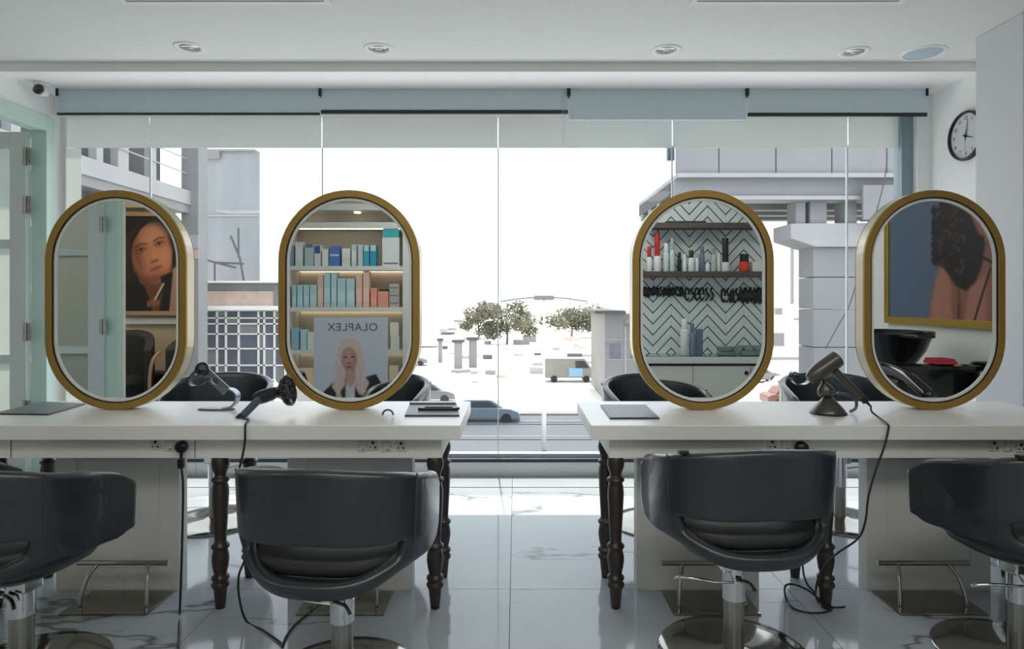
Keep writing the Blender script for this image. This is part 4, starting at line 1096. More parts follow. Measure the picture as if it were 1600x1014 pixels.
PB, PW, PK, CO = (176, 206, 214), (214, 220, 218), (222, 184, 170), (226, 150, 134)
rowA = [(453, 459, 384, (120, 150, 176), None), (461, 473, 378, (200, 212, 214), (0.2, 0.8, (214, 220, 222))), (476, 490, 382, (170, 190, 200), (0.85, 1.0, (84, 110, 150))), (491, 501, 383, (206, 212, 216), (0.6, 0.97, (54, 76, 136))),
        (503, 513, 389, (222, 222, 218), None), (514, 531, 385, (74, 118, 184), (0.5, 0.6, (190, 206, 226))), (534, 547, 388, (222, 224, 220), (0.1, 0.5, (208, 212, 210))), (549, 557, 382, (186, 204, 208), (0.2, 0.7, (216, 222, 222))),
        (559, 567, 382, (190, 206, 210), None), (568, 577, 383, (56, 158, 180), (0.72, 1.0, (190, 214, 218))), (578, 588, 383, (40, 146, 184), (0.72, 1.0, (196, 214, 216))), (597, 624, 371, (216, 222, 222), (0.06, 0.12, (120, 126, 130)))]
ordw = ['first', 'second', 'third', 'fourth', 'fifth', 'sixth', 'seventh', 'eighth', 'ninth', 'tenth', 'eleventh', 'twelfth']
cw_ = {0: 'slim blue-grey', 1: 'tall pale grey', 2: 'grey box with blue top edge', 3: 'white box with navy corner', 4: 'short white', 5: 'bright blue banded', 6: 'short cream-white', 7: 'narrow pale blue', 8: 'narrow plain pale blue', 9: 'teal box, left of two', 10: 'teal box, right of two', 11: 'big white box under a turquoise one'}
for i, (a_, b_, c_, d_, e_) in enumerate(rowA):
    nm = cw_[i]; nm = nm if 'box' in nm else nm+' box'
    h = carton(a_, b_, c_, 'a', d_, nm+', '+ordw[i]+' along the shelf second from top', band=e_, group=G)
carton(598, 623, 357, 'a', (62, 176, 182), 'turquoise box lying on top of the big white box', y0=h+0.001, group=G)
rowB = [(456, 463, 445, PB), (464, 473, 445, PB), (474, 483, 445, PB), (484, 495, 445, PB), (496, 505, 430, PK), (506, 516, 426, PB), (517, 526, 426, PB), (527, 540, 435, PB), (541, 554, 435, PB), (556, 566, 428, PK), (567, 577, 424, PK), (579, 589, 450, CO)]
cn = {PB: 'pale blue', PK: 'pale pink', CO: 'coral pink', PW: 'white'}
for i, (a_, b_, c_, d_) in enumerate(rowB):
    hh_ = {445: 'short', 430: 'tall', 426: 'tallest', 435: 'medium', 428: 'tall', 424: 'slender tall', 450: 'low'}[c_]
    carton(a_, b_, c_, 'b', d_, '%s %s box, %s in the row above the poster board' % (hh_, cn[d_], ordw[i]), group=G, band=(0.15, 0.55, tuple(min(255, v+14) for v in d_)))
h = carton(590, 607, 455, 'b', CO, 'low wide coral box under a black lid box', group=G)
carton(592, 607, 449, 'b', (50, 44, 44), 'flat black box on the coral box', y0=h+0.001, yb=0.018, group=G)
zz = 0
for i, nm in enumerate(('bottom', 'middle', 'top')):
    carton(608, 624, 0, 'b', (176, 172, 170), '%s grey box of the stack beside the coral boxes' % nm, y0=zz, yb=0.078, group=G, band=(0.4, 0.6, (130, 128, 128))); zz += 0.080
for i, (a_, b_, c_, d_, l_) in enumerate(((455, 467, 512, (150, 186, 206), 'blue box left of the poster board, outermost'), (469, 479, 515, PB, 'pale blue box between the blue and white ones left of the poster board'), (480, 490, 519, PW, 'white box just left of the poster board'), (494, 520, 516, PB, 'pale blue box hidden behind the poster board'))):
    carton(a_, b_, c_, 'c', d_, l_, group=G)
h = carton(610, 624, 525, 'c', PW, 'white box right of the poster board, lower of two', group=G)
carton(609, 623, 504, 'c', (224, 222, 212), 'cream box right of the poster board, upper of two', y0=h+0.001, group=G)
carton(463, 488, 576, 'd', (226, 206, 172), 'large cream box on the shelf low beside the poster board', group=G)
carton(608, 622, 572, 'd', (220, 206, 180), 'cream box low on the right below the white boxes', group=G)

# ================================================================== CHEVRON WALL FITTINGS in the third mirror
pf = 6.44
def wshelf(xa, xb, y, label):
    a = PM(xa, y, pf); b = PM(xb, y, pf)
    o = root('wall_shelf', label, 'shelf', ((a.x+b.x)/2, -0.812, a.z))
    part('board', (-(b.x-a.x)/2, 0, -0.055), ((b.x-a.x)/2, 0.19, 0), 'wood', o, bevel=0.002)
    return a.z
zu = wshelf(1018, 1206, 348, 'upper dark wooden shelf on the chevron tiles')
zl = wshelf(1000, 1226, 424, 'lower dark wooden shelf on the chevron tiles, full of bottles')
a = PM(1040, 344, 6.5); b = PM(1102, 344, 6.5)
tag(MB().box((a.x, -0.75, zu), (b.x, -0.66, zu+0.02)).build('tray', 'black', bevel=0.004), 'flat black tray on the upper dark shelf', 'tray')
def bottle(xa, xb, yt, z0, bodyc, capc, capf, label, kind='bottle', pth=6.50, ybase=None, clear=False, grp='bottles on the dark shelf'):
    a = PM(xa, yt, pth); b = PM(xb, yt, pth); r = (b.x-a.x)/2-0.001; h = a.z-z0
    o = root('bottle' if kind == 'bottle' else 'jar', label, kind, ((a.x+b.x)/2, a.y, z0), 0, grp)
    bh = h*(1-capf)
    MB().lathe([(0, 0), (r*0.94, 0), (r, 0.006), (r, bh*0.90), (r*0.85, bh*0.97), (r*0.6, bh), (0, bh)], 24).build('body', M['clear'] if clear else pcol(bodyc), o, smooth=True, auto=True)
    cr = r*(0.72 if kind == 'bottle' else 0.86)
    MB().lathe([(0, bh), (cr, bh), (cr, bh+h*capf*0.96), (cr*0.9, h), (0, h)], 24).build('cap', pcol(capc), o, smooth=True, auto=True)
WH, BK, RD, GB = (208, 214, 214), (22, 24, 28), (176, 34, 32), (92, 108, 124)
for a_ in ((1010, 1019, 385, WH, RD, 0.42, 'white bottle with red cap at the far end of the dark shelf'), (1021, 1033, 363, WH, RD, 0.60, 'tall white bottle with a long red top'),
           (1036, 1045, 380, (190, 204, 208), WH, 0.3, 'frosted bottle with white cap beside the red-topped one'), (1046, 1054, 372, (188, 202, 208), (150, 168, 176), 0.35, 'tall frosted bottle with a grey-blue cap'),
           (1058, 1065, 394, BK, BK, 0.3, 'small all-black bottle on the dark shelf'), (1066, 1073, 397, WH, WH, 0.3, 'small all-white bottle beside the black one'), (1075, 1085, 391, WH, BK, 0.35, 'white bottle with a black cap'),
           (1086, 1092, 396, WH, (150, 158, 160), 0.25, 'thin white bottle with grey cap'), (1093, 1101, 385, GB, GB, 0.3, 'slate blue bottle mid shelf'), (1102, 1109, 409, WH, WH, 0.2, 'very short white bottle'),
           (1111, 1119, 388, (170, 178, 176), (130, 136, 136), 0.25, 'grey translucent bottle before the tall black one'), (1120, 1126, 396, (196, 200, 198), WH, 0.2, 'pale bottle touching the tall black one')):
    bottle(a_[0], a_[1], a_[2], zl, *a_[3:])
bottle(1127, 1140, 372, zl, WH, BK, 0.72, 'tallest bottle, white foot and long black top')
bottle(1155, 1171, 397, zl, (206, 66, 38), BK, 0.42, 'orange jar with a black lid', 'jar', grp='jars')
a = PM(1174, 409, 6.5); b = PM(1190, 409, 6.5)
tag(MB().box((a.x, -0.74, zl), (b.x, -0.66, zl+a.z-zl)).build('product_box', pcol(WH), bevel=0.002), 'low white box at the end of the dark shelf past the orange jar', 'box')

# black openwork lettering-like ornament on the wall
def squig(xa, xb, ya, yb, n, label, seed):
    rd = random.Random(seed); a = PM(xa, ya, 6.60); b = PM(xb, yb, 6.60)
    o = root('wall_lettering', label, 'sign', (a.x, -0.808, b.z), 0, 'black wire words on the tiles'); W_ = b.x-a.x; H_ = a.z-b.z
    for i in range(n):
        x0_ = W_*i/n; w_ = W_/n; pts = []
        style = rd.choice((0, 0, 0, 1, 2))
        for k_ in range(7):
            f_ = k_/6
            if style == 0: pts.append((x0_+w_*(0.1+0.8*f_), 0.006, H_*(0.12+0.74*(k_ % 2)+rd.uniform(-.12, .12))))
            elif style == 1: pts.append((x0_+w_*(0.5+0.42*math.cos(f_*5.6)), 0.006, H_*(0.5+0.38*math.sin(f_*5.6))))
            else: pts.append((x0_+w_*(0.15+0.7*abs(math.sin(f_*4))), 0.006, H_*(0.1+0.8*f_)))
        MB().tube(pts, 0.0095, 6, 3).build('letter', 'black', o, smooth=True)
    MB().rod((0, 0.002, H_*0.5), (W_, 0.002, H_*0.48), 0.003, 6).build('rail', 'black', o)
squig(1005, 1068, 446, 464, 10, 'black wire lettering under the dark shelf, half nearer the red caps', 4)
squig(1070, 1116, 447, 472, 6, 'black wire lettering under the dark shelf, middle stretch', 11)
squig(1127, 1196, 448, 475, 10, 'black wire lettering under the dark shelf, half beneath the orange jar', 9)

# counter cabinet
pc = 6.22
a = PM(985, 558, pc); zc = a.z
cx0, cx1 = 1.08, XR-0.01
t = root('counter_cabinet', 'white counter cabinet with flush doors below the chevron tiles', 'cabinet', ((cx0+cx1)/2, -0.61, 0))
w = (cx1-cx0)/2
part('worktop', (-w, -0.20, zc-0.062), (w, 0.19, zc), 'shelfw', t, bevel=0.003)
part('recess', (-w+0.01, -0.20, zc-0.085), (w-0.01, 0.165, zc-0.062), 'black', t)
part('carcass', (-w, -0.20, 0.08), (w, 0.155, zc-0.085), 'shelfw', t)
part('kick_board', (-w, -0.20, 0), (w, 0.12, 0.08), 'black', t)
edges = [cx0, PM(1083.5, 0, pc).x, PM(1175, 0, pc).x, cx1]
for a_, b_ in zip(edges, edges[1:]):
    dr = part('door', (a_+0.003-(cx0+cx1)/2, 0.155, 0.09), (b_-0.003-(cx0+cx1)/2, 0.175, zc-0.088), 'shelfw', t, bevel=0.0015)
    if a_ > 1.4 and b_ < 2.6:
        kx = PM(1167, 583, pc); kx.x -= (cx0+cx1)/2
        MB().rod((kx.x, 0.175, kx.z), (kx.x, 0.182, kx.z), 0.02, 18).build('lock', 'black', dr)
        part('pull', (kx.x+0.036, 0.175, kx.z-0.03), (kx.x+0.042, 0.18, kx.z+0.05), 'steel', dr)
a = PM(985, 556, pc+0.2)
part('glass_top', (-w+0.01, -0.18, zc), (w-0.01, 0.18, zc+0.006), 'clear', t)
zq = zc+0.007
bottle(1063, 1076, 498, zq, WH, WH, 0.28, 'white bottle with dark collar on the counter', pth=6.38, grp='bottles on the counter')
a = PM(1064, 525, 6.38); 
bottle(1077, 1086, 505, zq, (120, 132, 148), GB, 0.3, 'slim blue-grey bottle on the counter', pth=6.38, grp='bottles on the counter')
a = PM(1088, 514, 6.38); b = PM(1097, 514, 6.38)
tag(MB().box((a.x, a.y-0.04, zq), (b.x, a.y+0.03, a.z)).build('product_box', pcol((96, 112, 132)), bevel=0.002), 'narrow blue-grey box standing on the counter', 'box')
def tray(xa, xb, yt, label):
    a = PM(xa, yt, 6.34); b = PM(xb, yt, 6.34); o = root('glass_box', label, 'box', ((a.x+b.x)/2, a.y, zq), 0, 'clear boxes on the counter'); w = (b.x-a.x)/2; h = a.z-zq
    part('glass_body', (-w, -0.05, 0), (w, 0.05, h), 'clear', o)
    part('contents', (-w*0.8, -0.03, 0.004), (w*0.8, 0.03, h*0.55), pcol((206, 210, 208)), o)
    part('rim', (-w-0.003, -0.053, h), (w+0.003, 0.053, h+0.008), 'steel', o)
tray(1155, 1190, 541, 'clear glass box of papers at the counter end below the orange jar')
tray(1122, 1150, 543, 'smaller clear box on the counter beside the box of papers')
a = PM(1130, 0, 6.3)

# ================================================================== OUTSIDE
GZ = -6.5
GD = lambda y: (H-GZ)*F/(y-VY)
M['sand'] = mat('pale_sand', (0.78, 0.75, 0.70), 0.9, var=0.1, scale=0.05)
M['asphalt'] = mat('grey_asphalt', (0.072, 0.088, 0.105), 0.7, var=0.12, scale=0.15)
M['kerb'] = mat('pale_kerb', (0.19, 0.2, 0.21), 0.8, var=0.05)
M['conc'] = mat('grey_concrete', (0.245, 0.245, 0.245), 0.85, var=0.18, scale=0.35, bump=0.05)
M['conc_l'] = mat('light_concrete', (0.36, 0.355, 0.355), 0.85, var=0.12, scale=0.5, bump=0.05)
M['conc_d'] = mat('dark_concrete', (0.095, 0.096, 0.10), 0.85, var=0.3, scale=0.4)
M['render'] = mat('weathered_shaded_render', (0.17, 0.205, 0.245), 0.85, col2=(0.37, 0.36, 0.35), scale=0.9, stretch=(0.6, 1, 0.12))  # weathered streaks, with the wall's bluish shading mixed into the colour
M['render_w'] = mat('bright_render', (0.86, 0.83, 0.78), 0.8, var=0.05, scale=0.4)
M['win_d'] = mat('dark_window', (0.13, 0.14, 0.17), 0.2, var=0.3, scale=0.6)
M['shade_g'] = mat('soft_grey_recess', (0.34, 0.34, 0.34), 0.7, var=0.1)
M['brick'] = mat('reddish_brick', (0.42, 0.27, 0.22), 0.9, col2=(0.62, 0.52, 0.46), scale=1.6)
M['leaf'] = mat('dusty_leaf', (0.075, 0.085, 0.050), 0.8, col2=(0.20, 0.19, 0.13), scale=0.8)
M['bark'] = mat('bark', (0.16, 0.13, 0.10), 0.9, var=0.2)
M['carw'] = mat('white_car_paint', (0.62, 0.66, 0.70), 0.3, var=0.02, coat=0.5)
M['carb'] = mat('blue_grey_car_paint', (0.13, 0.17, 0.205), 0.3, var=0.03, coat=0.5)
M['card'] = mat('grey_car_paint', (0.15, 0.15, 0.16), 0.3, var=0.03, coat=0.5)
M['carr'] = mat('dull_red_car_paint', (0.20, 0.09, 0.08), 0.35, var=0.05)
M['carg'] = mat('car_window', (0.05, 0.06, 0.07), 0.1, var=0.1)
M['vanblue'] = mat('sky_blue_panel', (0.22, 0.45, 0.72), 0.4, var=0.05)

ground = struct('ground', MB().box((-400, 12, GZ-0.5), (400, 900, GZ)), 'sand')
road = struct('road', MB().box((-120, 16, GZ), (120, GD(650), GZ+0.05)), 'asphalt')
for y in (661, 664, 685, 688):
    dd_ = GD(y); MB().box((-100, dd_-0.12, GZ+0.05), (100, dd_+0.12, GZ+0.12)).build('kerb_line', 'kerb', road)
struct('pavement', MB().box((-120, GD(650), GZ), (120, GD(646), GZ+0.15)), 'kerb')

def car(x, D, L, mcol, label, yaw=0.0, van=False, grp='vehicles outside', hgt=None):
    t = root('van' if van else 'car', label, 'van' if van else 'car', (x, D, GZ+(0.05 if D < 42 else 0)), yaw, grp)
    W2 = 0.88; hh_ = hgt or (2.1 if van else 1.45)
    if van: prof = [(-0.5, 0.18), (-0.5, 0.95), (-0.47, 1.0), (0.28, 1.0), (0.40, 0.62), (0.49, 0.50), (0.5, 0.18)]
    else: prof = [(-0.5, 0.2), (-0.5, 0.55), (-0.44, 0.64), (-0.30, 0.68), (0.20, 0.66), (0.36, 0.62), (0.48, 0.48), (0.5, 0.2)]
    MB().prism([(p[0]*L, p[1]*hh_) for p in prof], -W2, W2, 'y').build('body', mcol, t, bevel=0.06)
    if not van:
        cab = [(-0.36, 0.66), (-0.27, 0.97), (-0.2, 1.0), (0.06, 1.0), (0.12, 0.96), (0.27, 0.64)]
        MB().prism([(p[0]*L, p[1]*hh_) for p in cab], -W2*0.88, W2*0.88, 'y').build('cabin', mcol, t, bevel=0.05)
        for s_ in (-1, 1):
            q_ = [(-0.33, 0.68), (-0.26, 0.92), (0.08, 0.92), (0.20, 0.68)]
            MB().prism([(p[0]*L, p[1]*hh_) for p in q_], s_*W2*0.88, s_*(W2*0.88+0.015), 'y').build('side_window', 'carg', t)
    else:
        for s_ in (-1, 1): MB().prism([(p[0]*L, p[1]*hh_) for p in ((0.1, 0.6), (0.1, 0.9), (0.27, 0.9), (0.37, 0.6))], s_*W2, s_*(W2+0.015), 'y').build('side_window', 'carg', t)
    for sx_ in (-0.31, 0.31):
        for sy_ in (-1, 1):
            MB().rod((sx_*L, sy_*(W2-0.1), 0.31), (sx_*L, sy_*(W2+0.06), 0.31), 0.31, 20).build('wheel', 'rubber', t, smooth=True, auto=True)
    return t
def XD(x, D): return (x-VX)/F*D
car(XD(757, 41), 40.6, 4.5, 'carb', 'blue-grey car driving on the road beyond the window gap')
car(XD(668, 48), 48.5, 4.2, 'card', 'dark grey car parked left of the driving blue one')
car(-16.0, 37.6, 6.0, 'carw', 'white van on the road, behind the metal dryer stand', van=True, hgt=2.9)
tv = car(XD(889, 61), 60.5, 4.8, mat('brown_grey_paint', (0.25, 0.24, 0.22), 0.6, var=0.15, scale=1), 'brown-grey van parked on the sand below the trees', van=True, hgt=2.2)
part('blue_panel', (-0.1, -0.90, 0.55), (1.15, -0.88, 1.3), 'vanblue', tv)
car(XD(1240, 52), 52, 4.4, 'carw', 'white car parked right of the chevron mirror')
car(XD(1232, 47), 46.5, 4.0, 'carr', 'dull red car parked in front of the white one')
car(XD(1285, 47), 60, 4.3, 'card', 'dark car parked below the concrete pier')
car(XD(640, 75), 75, 4.4, 'card', 'small dark car far off on the sand beside the mirror rim')

# street lamp
D = 32.8; t = root('street_lamp', 'tall white double-armed street lamp beyond the window gap', 'street lamp', (XD(850, D), D, GZ+0.05))
MB().lathe([(0, 0), (0.12, 0), (0.12, 1.9), (0.055, 2.3), (0.05, 7.6), (0, 7.65)], 16).build('pole', 'render_w', t, smooth=True)
MB().box((-0.5, -0.15, 7.62), (0.5, 0.15, 7.85)).build('lamp_bracket', 'conc', t, bevel=0.03)
for s_ in (-1, 1): MB().tube([(0, 0, 7.75), (s_*1.0, 0, 7.72), (s_*2.2, 0, 7.55)], 0.04, 8, 5).build('arm', 'conc', t, smooth=True)

# trees
def tree(x, D, w, h, label, seed, n=3600):
    rd = random.Random(seed)
    t = root('tree', label, 'tree', (x, D, GZ), 0, 'dusty trees on the sandy lot')
    MB().tube([(0, 0, 0), (0.1, 0, h*0.25), (-0.1, 0, h*0.5), (0.05, 0, h*0.7)], 0.22, 8, 4, taper=(1, 0.4)).build('trunk', 'bark', t, smooth=True)
    for k_ in range(5):
        an = k_*1.3; MB().tube([(0, 0, h*0.35), (math.cos(an)*w*0.2, math.sin(an)*w*0.2, h*0.5), (math.cos(an)*w*0.36, math.sin(an)*w*0.3, h*(0.6+0.05*k_))], 0.09, 6, 3, taper=(1, 0.4)).build('branch', 'bark', t, smooth=True)
    mb = MB(); blobs = [(rd.uniform(-.38, .38)*w, rd.uniform(-.25, .25)*w, h*rd.uniform(.22, .85), rd.uniform(.10, .2)*w) for _ in range(16)]
    for _ in range(n):
        b = rd.choice(blobs); v = Vector((rd.gauss(0, 1), rd.gauss(0, 1), rd.gauss(0, 1))).normalized()*b[3]*rd.uniform(.4, 1.1)
        c_ = Vector(b[:3])+Vector((v.x*1.2, v.y, v.z*0.8)); s_ = rd.uniform(.16, .38)
        a1 = Vector((rd.gauss(0, 1), rd.gauss(0, 1), rd.gauss(0, 1))).normalized(); a2 = a1.orthogonal().normalized()
        mb.bm.faces.new([mb.bm.verts.new(c_+a1*s_), mb.bm.verts.new(c_+a2*s_*.6), mb.bm.verts.new(c_-a1*s_), mb.bm.verts.new(c_-a2*s_*.6)])
    o = mb.build('foliage', 'leaf', t); o['kind'] = 'stuff'
D = GD(538); tree(XD(792, D), D, 10.5, 7.6, 'bushy dusty tree nearer the thin window seam', 1)
tree(XD(748, D+15), D+15, 7, 6.2, 'small tree partly behind the bushy one', 5, 1800)
D = GD(528); tree(XD(893, D), D, 13.5, 7.0, 'wide dusty tree right of the street lamp', 2)
# rubble and low walls on the sandy lot
rd = random.Random(12)
spots = []
for i in range(60):
    x = rd.uniform(655, 930); y = rd.uniform(492, 640)
    if y > 600: y = rd.uniform(495, 590)
    D = GD(y); s_ = rd.uniform(0.35, 1.2)*D/75
    if any(math.hypot(XD(x, D)-a_, D-b_) < 1.5*(s_+c_) for a_, b_, c_ in spots): continue
    if x < 690: continue
    spots.append((XD(x, D), D, s_))
    pts = []
    m_ = rd.randint(5, 7); mm = rd.choice(['shade_g', 'conc_d', 'conc', 'brick', 'shade_g'])
    for k_ in range(m_):
        a_ = 2*PI*k_/m_; pts.append((math.cos(a_)*s_*rd.uniform(.6, 1.3), math.sin(a_)*s_*0.7*rd.uniform(.6, 1.3)))
    o = MB().prism(pts, 0, s_*rd.uniform(.25, .8), 'z').build('rubble_block', mm)
    o.location = (XD(x, D), D, GZ)
    cc = {'shade_g': 'pale grey', 'conc_d': 'dark grey', 'conc': 'bluish grey', 'brick': 'reddish'}[mm]
    tag(o, 'small %s broken block lying on the sunlit sandy lot' % cc, 'rubble', cc+' rubble blocks on the sandy lot')
# gate posts that stand on the lot
for (x, yb, ht, w_, l_) in ((688, 566, 2.9, 0.5, 'dark slender kiosk post left of the striped screens'), (716, 576, 3.2, 0.9, 'grey upright screen on the sand, left of two'), (739, 574, 3.4, 0.9, 'grey upright screen on the sand, right of two'), (660, 560, 1.6, 2.6, 'low shed with a flat top beside the mirror rim')):
    D = GD(yb); t = root('screen' if 'screen' in l_ else 'shed' if 'shed' in l_ else 'post', l_, 'screen' if 'screen' in l_ else 'shed' if 'shed' in l_ else 'post', (XD(x, D), D, GZ))
    MB().box((-w_/2, -0.3, 0), (w_/2, 0.3, ht*0.9)).build('body', 'conc' if w_ < 2 else 'render_w', t, bevel=0.05)
    MB().box((-w_*0.75, -0.5, ht*0.9), (w_*0.75, 0.5, ht)).build('cap', 'conc_d', t, bevel=0.03)

# grey block building by the third mirror
D = 49.0; t = root('block_building', 'grey block-like building with an overhanging roof edge beside the chevron mirror', 'building', (XD(945, D), D, GZ))
hB = (H-GZ)-(485-VY)/F*D
part('wall', (0, 0, 0), (6.0, 9, hB-0.25), 'conc', t)
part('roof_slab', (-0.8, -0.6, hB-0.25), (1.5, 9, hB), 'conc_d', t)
part('roof_slab', (1.5, -0.3, hB-1.0), (6.2, 9, hB-0.7), 'conc', t)
for z in (1.6, 3.1, 4.6): part('floor_joint', (0, -0.03, z), (6.0, 0, z+0.07), 'conc_l', t)
for x in (1.5, 3.0, 4.5): part('pilaster', (x, -0.06, 0), (x+0.12, 0, hB-1.2), 'conc_l', t)
for x in (0.4, 2.0, 3.5): part('window', (x, -0.05, 3.2), (x+0.8, 0, 4.3), 'win_d', t)

# ---- viaduct on the right
D = 30.0
t = root('viaduct', 'grey concrete viaduct on a tall pier crossing the right of the window', 'viaduct', (XD(1056, D), D, 0))
X0 = XD(1056, D); zf = lambda y, d=D: H-(y-VY)/F*d
Ln = 24.0
xx = 0.0; wds = [2.0, 2.65, 2.6, 2.55, 2.6, 2.6, 2.6, 2.6, 2.6]
for i, w_ in enumerate(wds):
    part('parapet_panel', (xx+0.03, 0, zf(271)), (xx+w_-0.03, 0.25, zf(226)), 'conc', t, bevel=0.03); xx += w_
Ln = xx
part('deck_edge', (0, -0.35, zf(279)), (Ln, 9, zf(272.5)), 'conc_l', t)
part('girder', (0, 0.2, zf(306)), (Ln, 1.0, zf(279)), 'conc', t)
part('lower_flange', (0, -0.05, zf(312)), (Ln, 1.2, zf(306)), 'conc_l', t)
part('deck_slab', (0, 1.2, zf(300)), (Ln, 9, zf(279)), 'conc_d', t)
for k_ in range(1, 4): part('girder', (0, 1.2+k_*2.2, zf(312)), (Ln, 1.9+k_*2.2, zf(300)), 'conc', t)
xa = XD(1240, D)-X0; xb = XD(1385, D)-X0
for (a_, b_) in ((1252, 1268), (1275, 1302), (1330, 1350)):
    part('bearing_block', (XD(a_, D)-X0, 0.6, zf(348)), (XD(b_, D)-X0, 1.6, zf(312)), 'conc', t, bevel=0.03)
MB().prism([(xa, zf(372)), (xa, zf(348)), (xb+2, zf(346)), (xb+2, zf(385)), (XD(1280, D)-X0, zf(385))], 0.3, 2.4, 'y').build('pier_cap', 'conc_l', t, bevel=0.04)
px0, px1 = XD(1280, D)-X0, XD(1420, D)-X0
segs = [385, 433, 484, 545, 610, 720]
for a_, b_ in zip(segs, segs[1:]):
    part('pier_segment', (px0, 0.6, zf(b_)+0.03), (px1, 2.2, zf(a_)), 'conc', t, bevel=0.03)
part('pier_footing', (px0-0.3, 0.4, GZ), (px1+0.3, 2.4, zf(720)), 'conc_l', t)
part('sign_board', (XD(1340, D)-X0, -0.5, zf(345)), (XD(1402, D)-X0, -0.36, zf(292)), 'conc', t)
part('sign_board_edge', (XD(1338, D)-X0, -0.52, zf(348)), (XD(1404, D)-X0, -0.34, zf(345)), 'conc_d', t)
# cable
m_ = MB().tube([P(1290, 545, 29), P(1310, 508, 29), P(1326, 480, 29), P(1337, 445, 29), P(1380, 290, 29), P(1386, 228, 29)], 0.028, 6, 6)
tag(m_.build('cable', 'conc_d', smooth=True), 'dark cable slanting in front of the concrete pier', 'cable')

# white building between mirror and pier
D = 70.0; X0 = XD(1120, D)
t = root('white_building', 'sunlit white building with slot windows beyond the viaduct', 'building', (X0, D, GZ))
zf2 = lambda y: (H-(y-VY)/F*D)-GZ
part('wall', (0, 0, 0), (XD(1300, D)-X0, 14, zf2(330)), 'render_w', t)
for (a_, b_, c_, d_) in ((1235, 1240, 352, 475), (1210, 1222, 481, 492), (1205, 1225, 520, 541), (1268, 1273, 392, 404), (1268, 1273, 428, 440), (1268, 1273, 463, 472), (1258, 1290, 515, 545), (1195, 1202, 400, 412), (1195, 1202, 440, 452)):
    w_ = part('window', (XD(a_, D)-X0, -0.12, zf2(d_)), (XD(b_, D)-X0, 0, zf2(c_)), 'shade_g', t)
    part('pane', (XD(a_, D)-X0+0.1, -0.14, zf2(d_)+0.1), (XD(b_, D)-X0-0.1, -0.12, zf2(c_)-0.1), 'conc', w_)
part('awning', (XD(1240, D)-X0, -1.6, zf2(500)), (XD(1295, D)-X0, 0, zf2(497)), 'shade_g', t)
part('band', (0, -0.15, zf2(562)), (XD(1300, D)-X0, 0, zf2(558)), 'shade_g', t)

# ---- buildings on the left
X = -20.0
t = root('concrete_building', 'raw concrete frame building with a slanting balcony band, upper left of window', 'building', (X, 20, GZ))
z = lambda v: v-GZ
part('parapet_band', (-0.4, 0, z(7.0)), (0.0, 20, z(7.85)), 'conc_l', t)
part('floor_slab', (-8, 0, z(6.5)), (-0.1, 20, z(7.0)), 'conc', t)
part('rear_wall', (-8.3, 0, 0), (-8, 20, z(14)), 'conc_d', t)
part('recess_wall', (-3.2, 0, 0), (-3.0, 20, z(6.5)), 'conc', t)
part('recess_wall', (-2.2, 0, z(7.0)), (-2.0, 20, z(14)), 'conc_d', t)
for (yy, w_) in ((11.3, 0.5), (13.0, 0.9), (16.0, 0.5), (6, 0.5), (2, .5)):
    part('pillar', (-0.7, yy, z(7.85)), (-0.3, yy+w_, z(14)), 'conc_l', t)
for zz_ in (8.9, 9.8, 10.9): part('rail', (-0.25, 0, z(zz_)), (-0.2, 20, z(zz_+0.06)), 'conc_l', t)
for zz_ in (4.3, 1.5, -1.5, -4): part('floor_slab', (-3.2, 0, z(zz_)), (-0.6, 20, z(zz_+0.35)), 'conc_l', t)
for yy in (4, 8, 12, 16): part('pillar', (-1.1, yy, 0), (-0.6, yy+0.5, z(6.5)), 'conc', t)
part('corner_column', (-0.6, 19.8, 0), (0.45, 21.0, z(14)), 'conc', t)
for (zz_, h_, mm) in ((4.3, 0.85, 'conc_l'), (3.7, 0.55, 'brick')): part('column_band', (-0.55, 19.75, z(zz_)), (0.47, 19.8, z(zz_+h_)), mm, t)
D = 62.0; X0 = XD(322, D)
t = root('pale_building', 'pale weathered building wall fading into the bright sky behind the left mirrors', 'building', (X0, D, GZ))
zf3 = lambda y: (H-(y-VY)/F*D)-GZ
part('wall', (0, 0, 0), (XD(405, D)-X0, 10, zf3(237)), 'render', t)
part('wall', (XD(405, D)-X0, 0.1, 0), (XD(470, D)-X0, 10, zf3(237)), 'render_w', t)  # same wall in a brighter material; its fade into the glare is coloured in
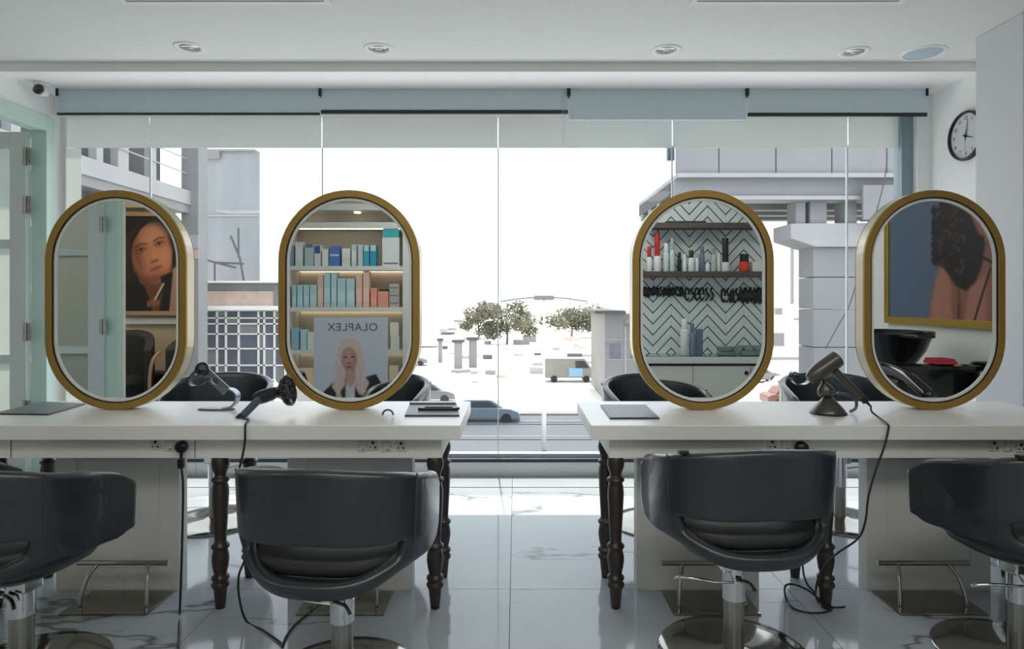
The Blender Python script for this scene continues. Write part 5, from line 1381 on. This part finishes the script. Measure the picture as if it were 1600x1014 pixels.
part('coping', (-0.1, -0.3, zf3(237)), (XD(400, D)-X0, 10, zf3(234)), 'conc', t)
part('ledge', (XD(322, D)-X0, -0.3, zf3(249)), (XD(345, D)-X0, 0, zf3(237)), 'conc', t)
part('floor_band', (0, -0.12, zf3(338)), (XD(403, D)-X0, 0, zf3(336)), 'conc_l', t)
for (pts) in ([(330, 405), (352, 412), (396, 414)], [(330, 405), (330, 440)], [(352, 412), (352, 440)], [(396, 440), (390, 405), (376, 372)], [(388, 405), (388, 360)], [(352, 412), (384, 420)]):
    MB().tube([((XD(a_, D)-X0), -2.2, zf3(b_)) for a_, b_ in pts], 0.10, 6, 1).build('scaffold_pole', 'conc_d', t)
D = 45.0; X0 = XD(240, D)
t = root('glazed_building', 'low building with a brick strip over gridded dark windows, between the left mirrors', 'building', (X0, D, GZ))
zf4 = lambda y: (H-(y-VY)/F*D)-GZ
x1_ = XD(462, D)-X0
part('wall', (0, 0.3, 0), (x1_, 8, zf4(442)), 'conc', t)
part('roof_edge', (-0.2, -0.3, zf4(442)), (x1_, 8, zf4(439)), 'render_w', t)
part('brick_strip', (XD(318, D)-X0, 0.1, zf4(478)), (XD(425, D)-X0, 0.3, zf4(455)), 'brick', t)
part('canopy', (0, -1.0, zf4(484)), (x1_, 0.3, zf4(478)), 'render_w', t)
yy_ = [485, 497, 506, 522, 545, 571, 600]
xs_ = [248, 265, 282, 297, 313, 338, 352, 372, 403, 412, 428, 445, 460]
for j in range(len(yy_)-1):
    for i in range(len(xs_)-1):
        part('window_pane', (XD(xs_[i], D)-X0+0.06, 0.18, zf4(yy_[j+1])+0.05), (XD(xs_[i+1], D)-X0-0.06, 0.29, zf4(yy_[j])-0.05), 'win_d' if (i*7+j*3) % 5 else 'conc', t)
for x in xs_: part('mullion', (XD(x, D)-X0-0.06, 0.05, 0), (XD(x, D)-X0+0.06, 0.3, zf4(485)), 'render_w', t)
for y in yy_: part('transom', (0, 0.05, zf4(y)-0.05), (x1_, 0.3, zf4(y)+0.05), 'render_w', t)
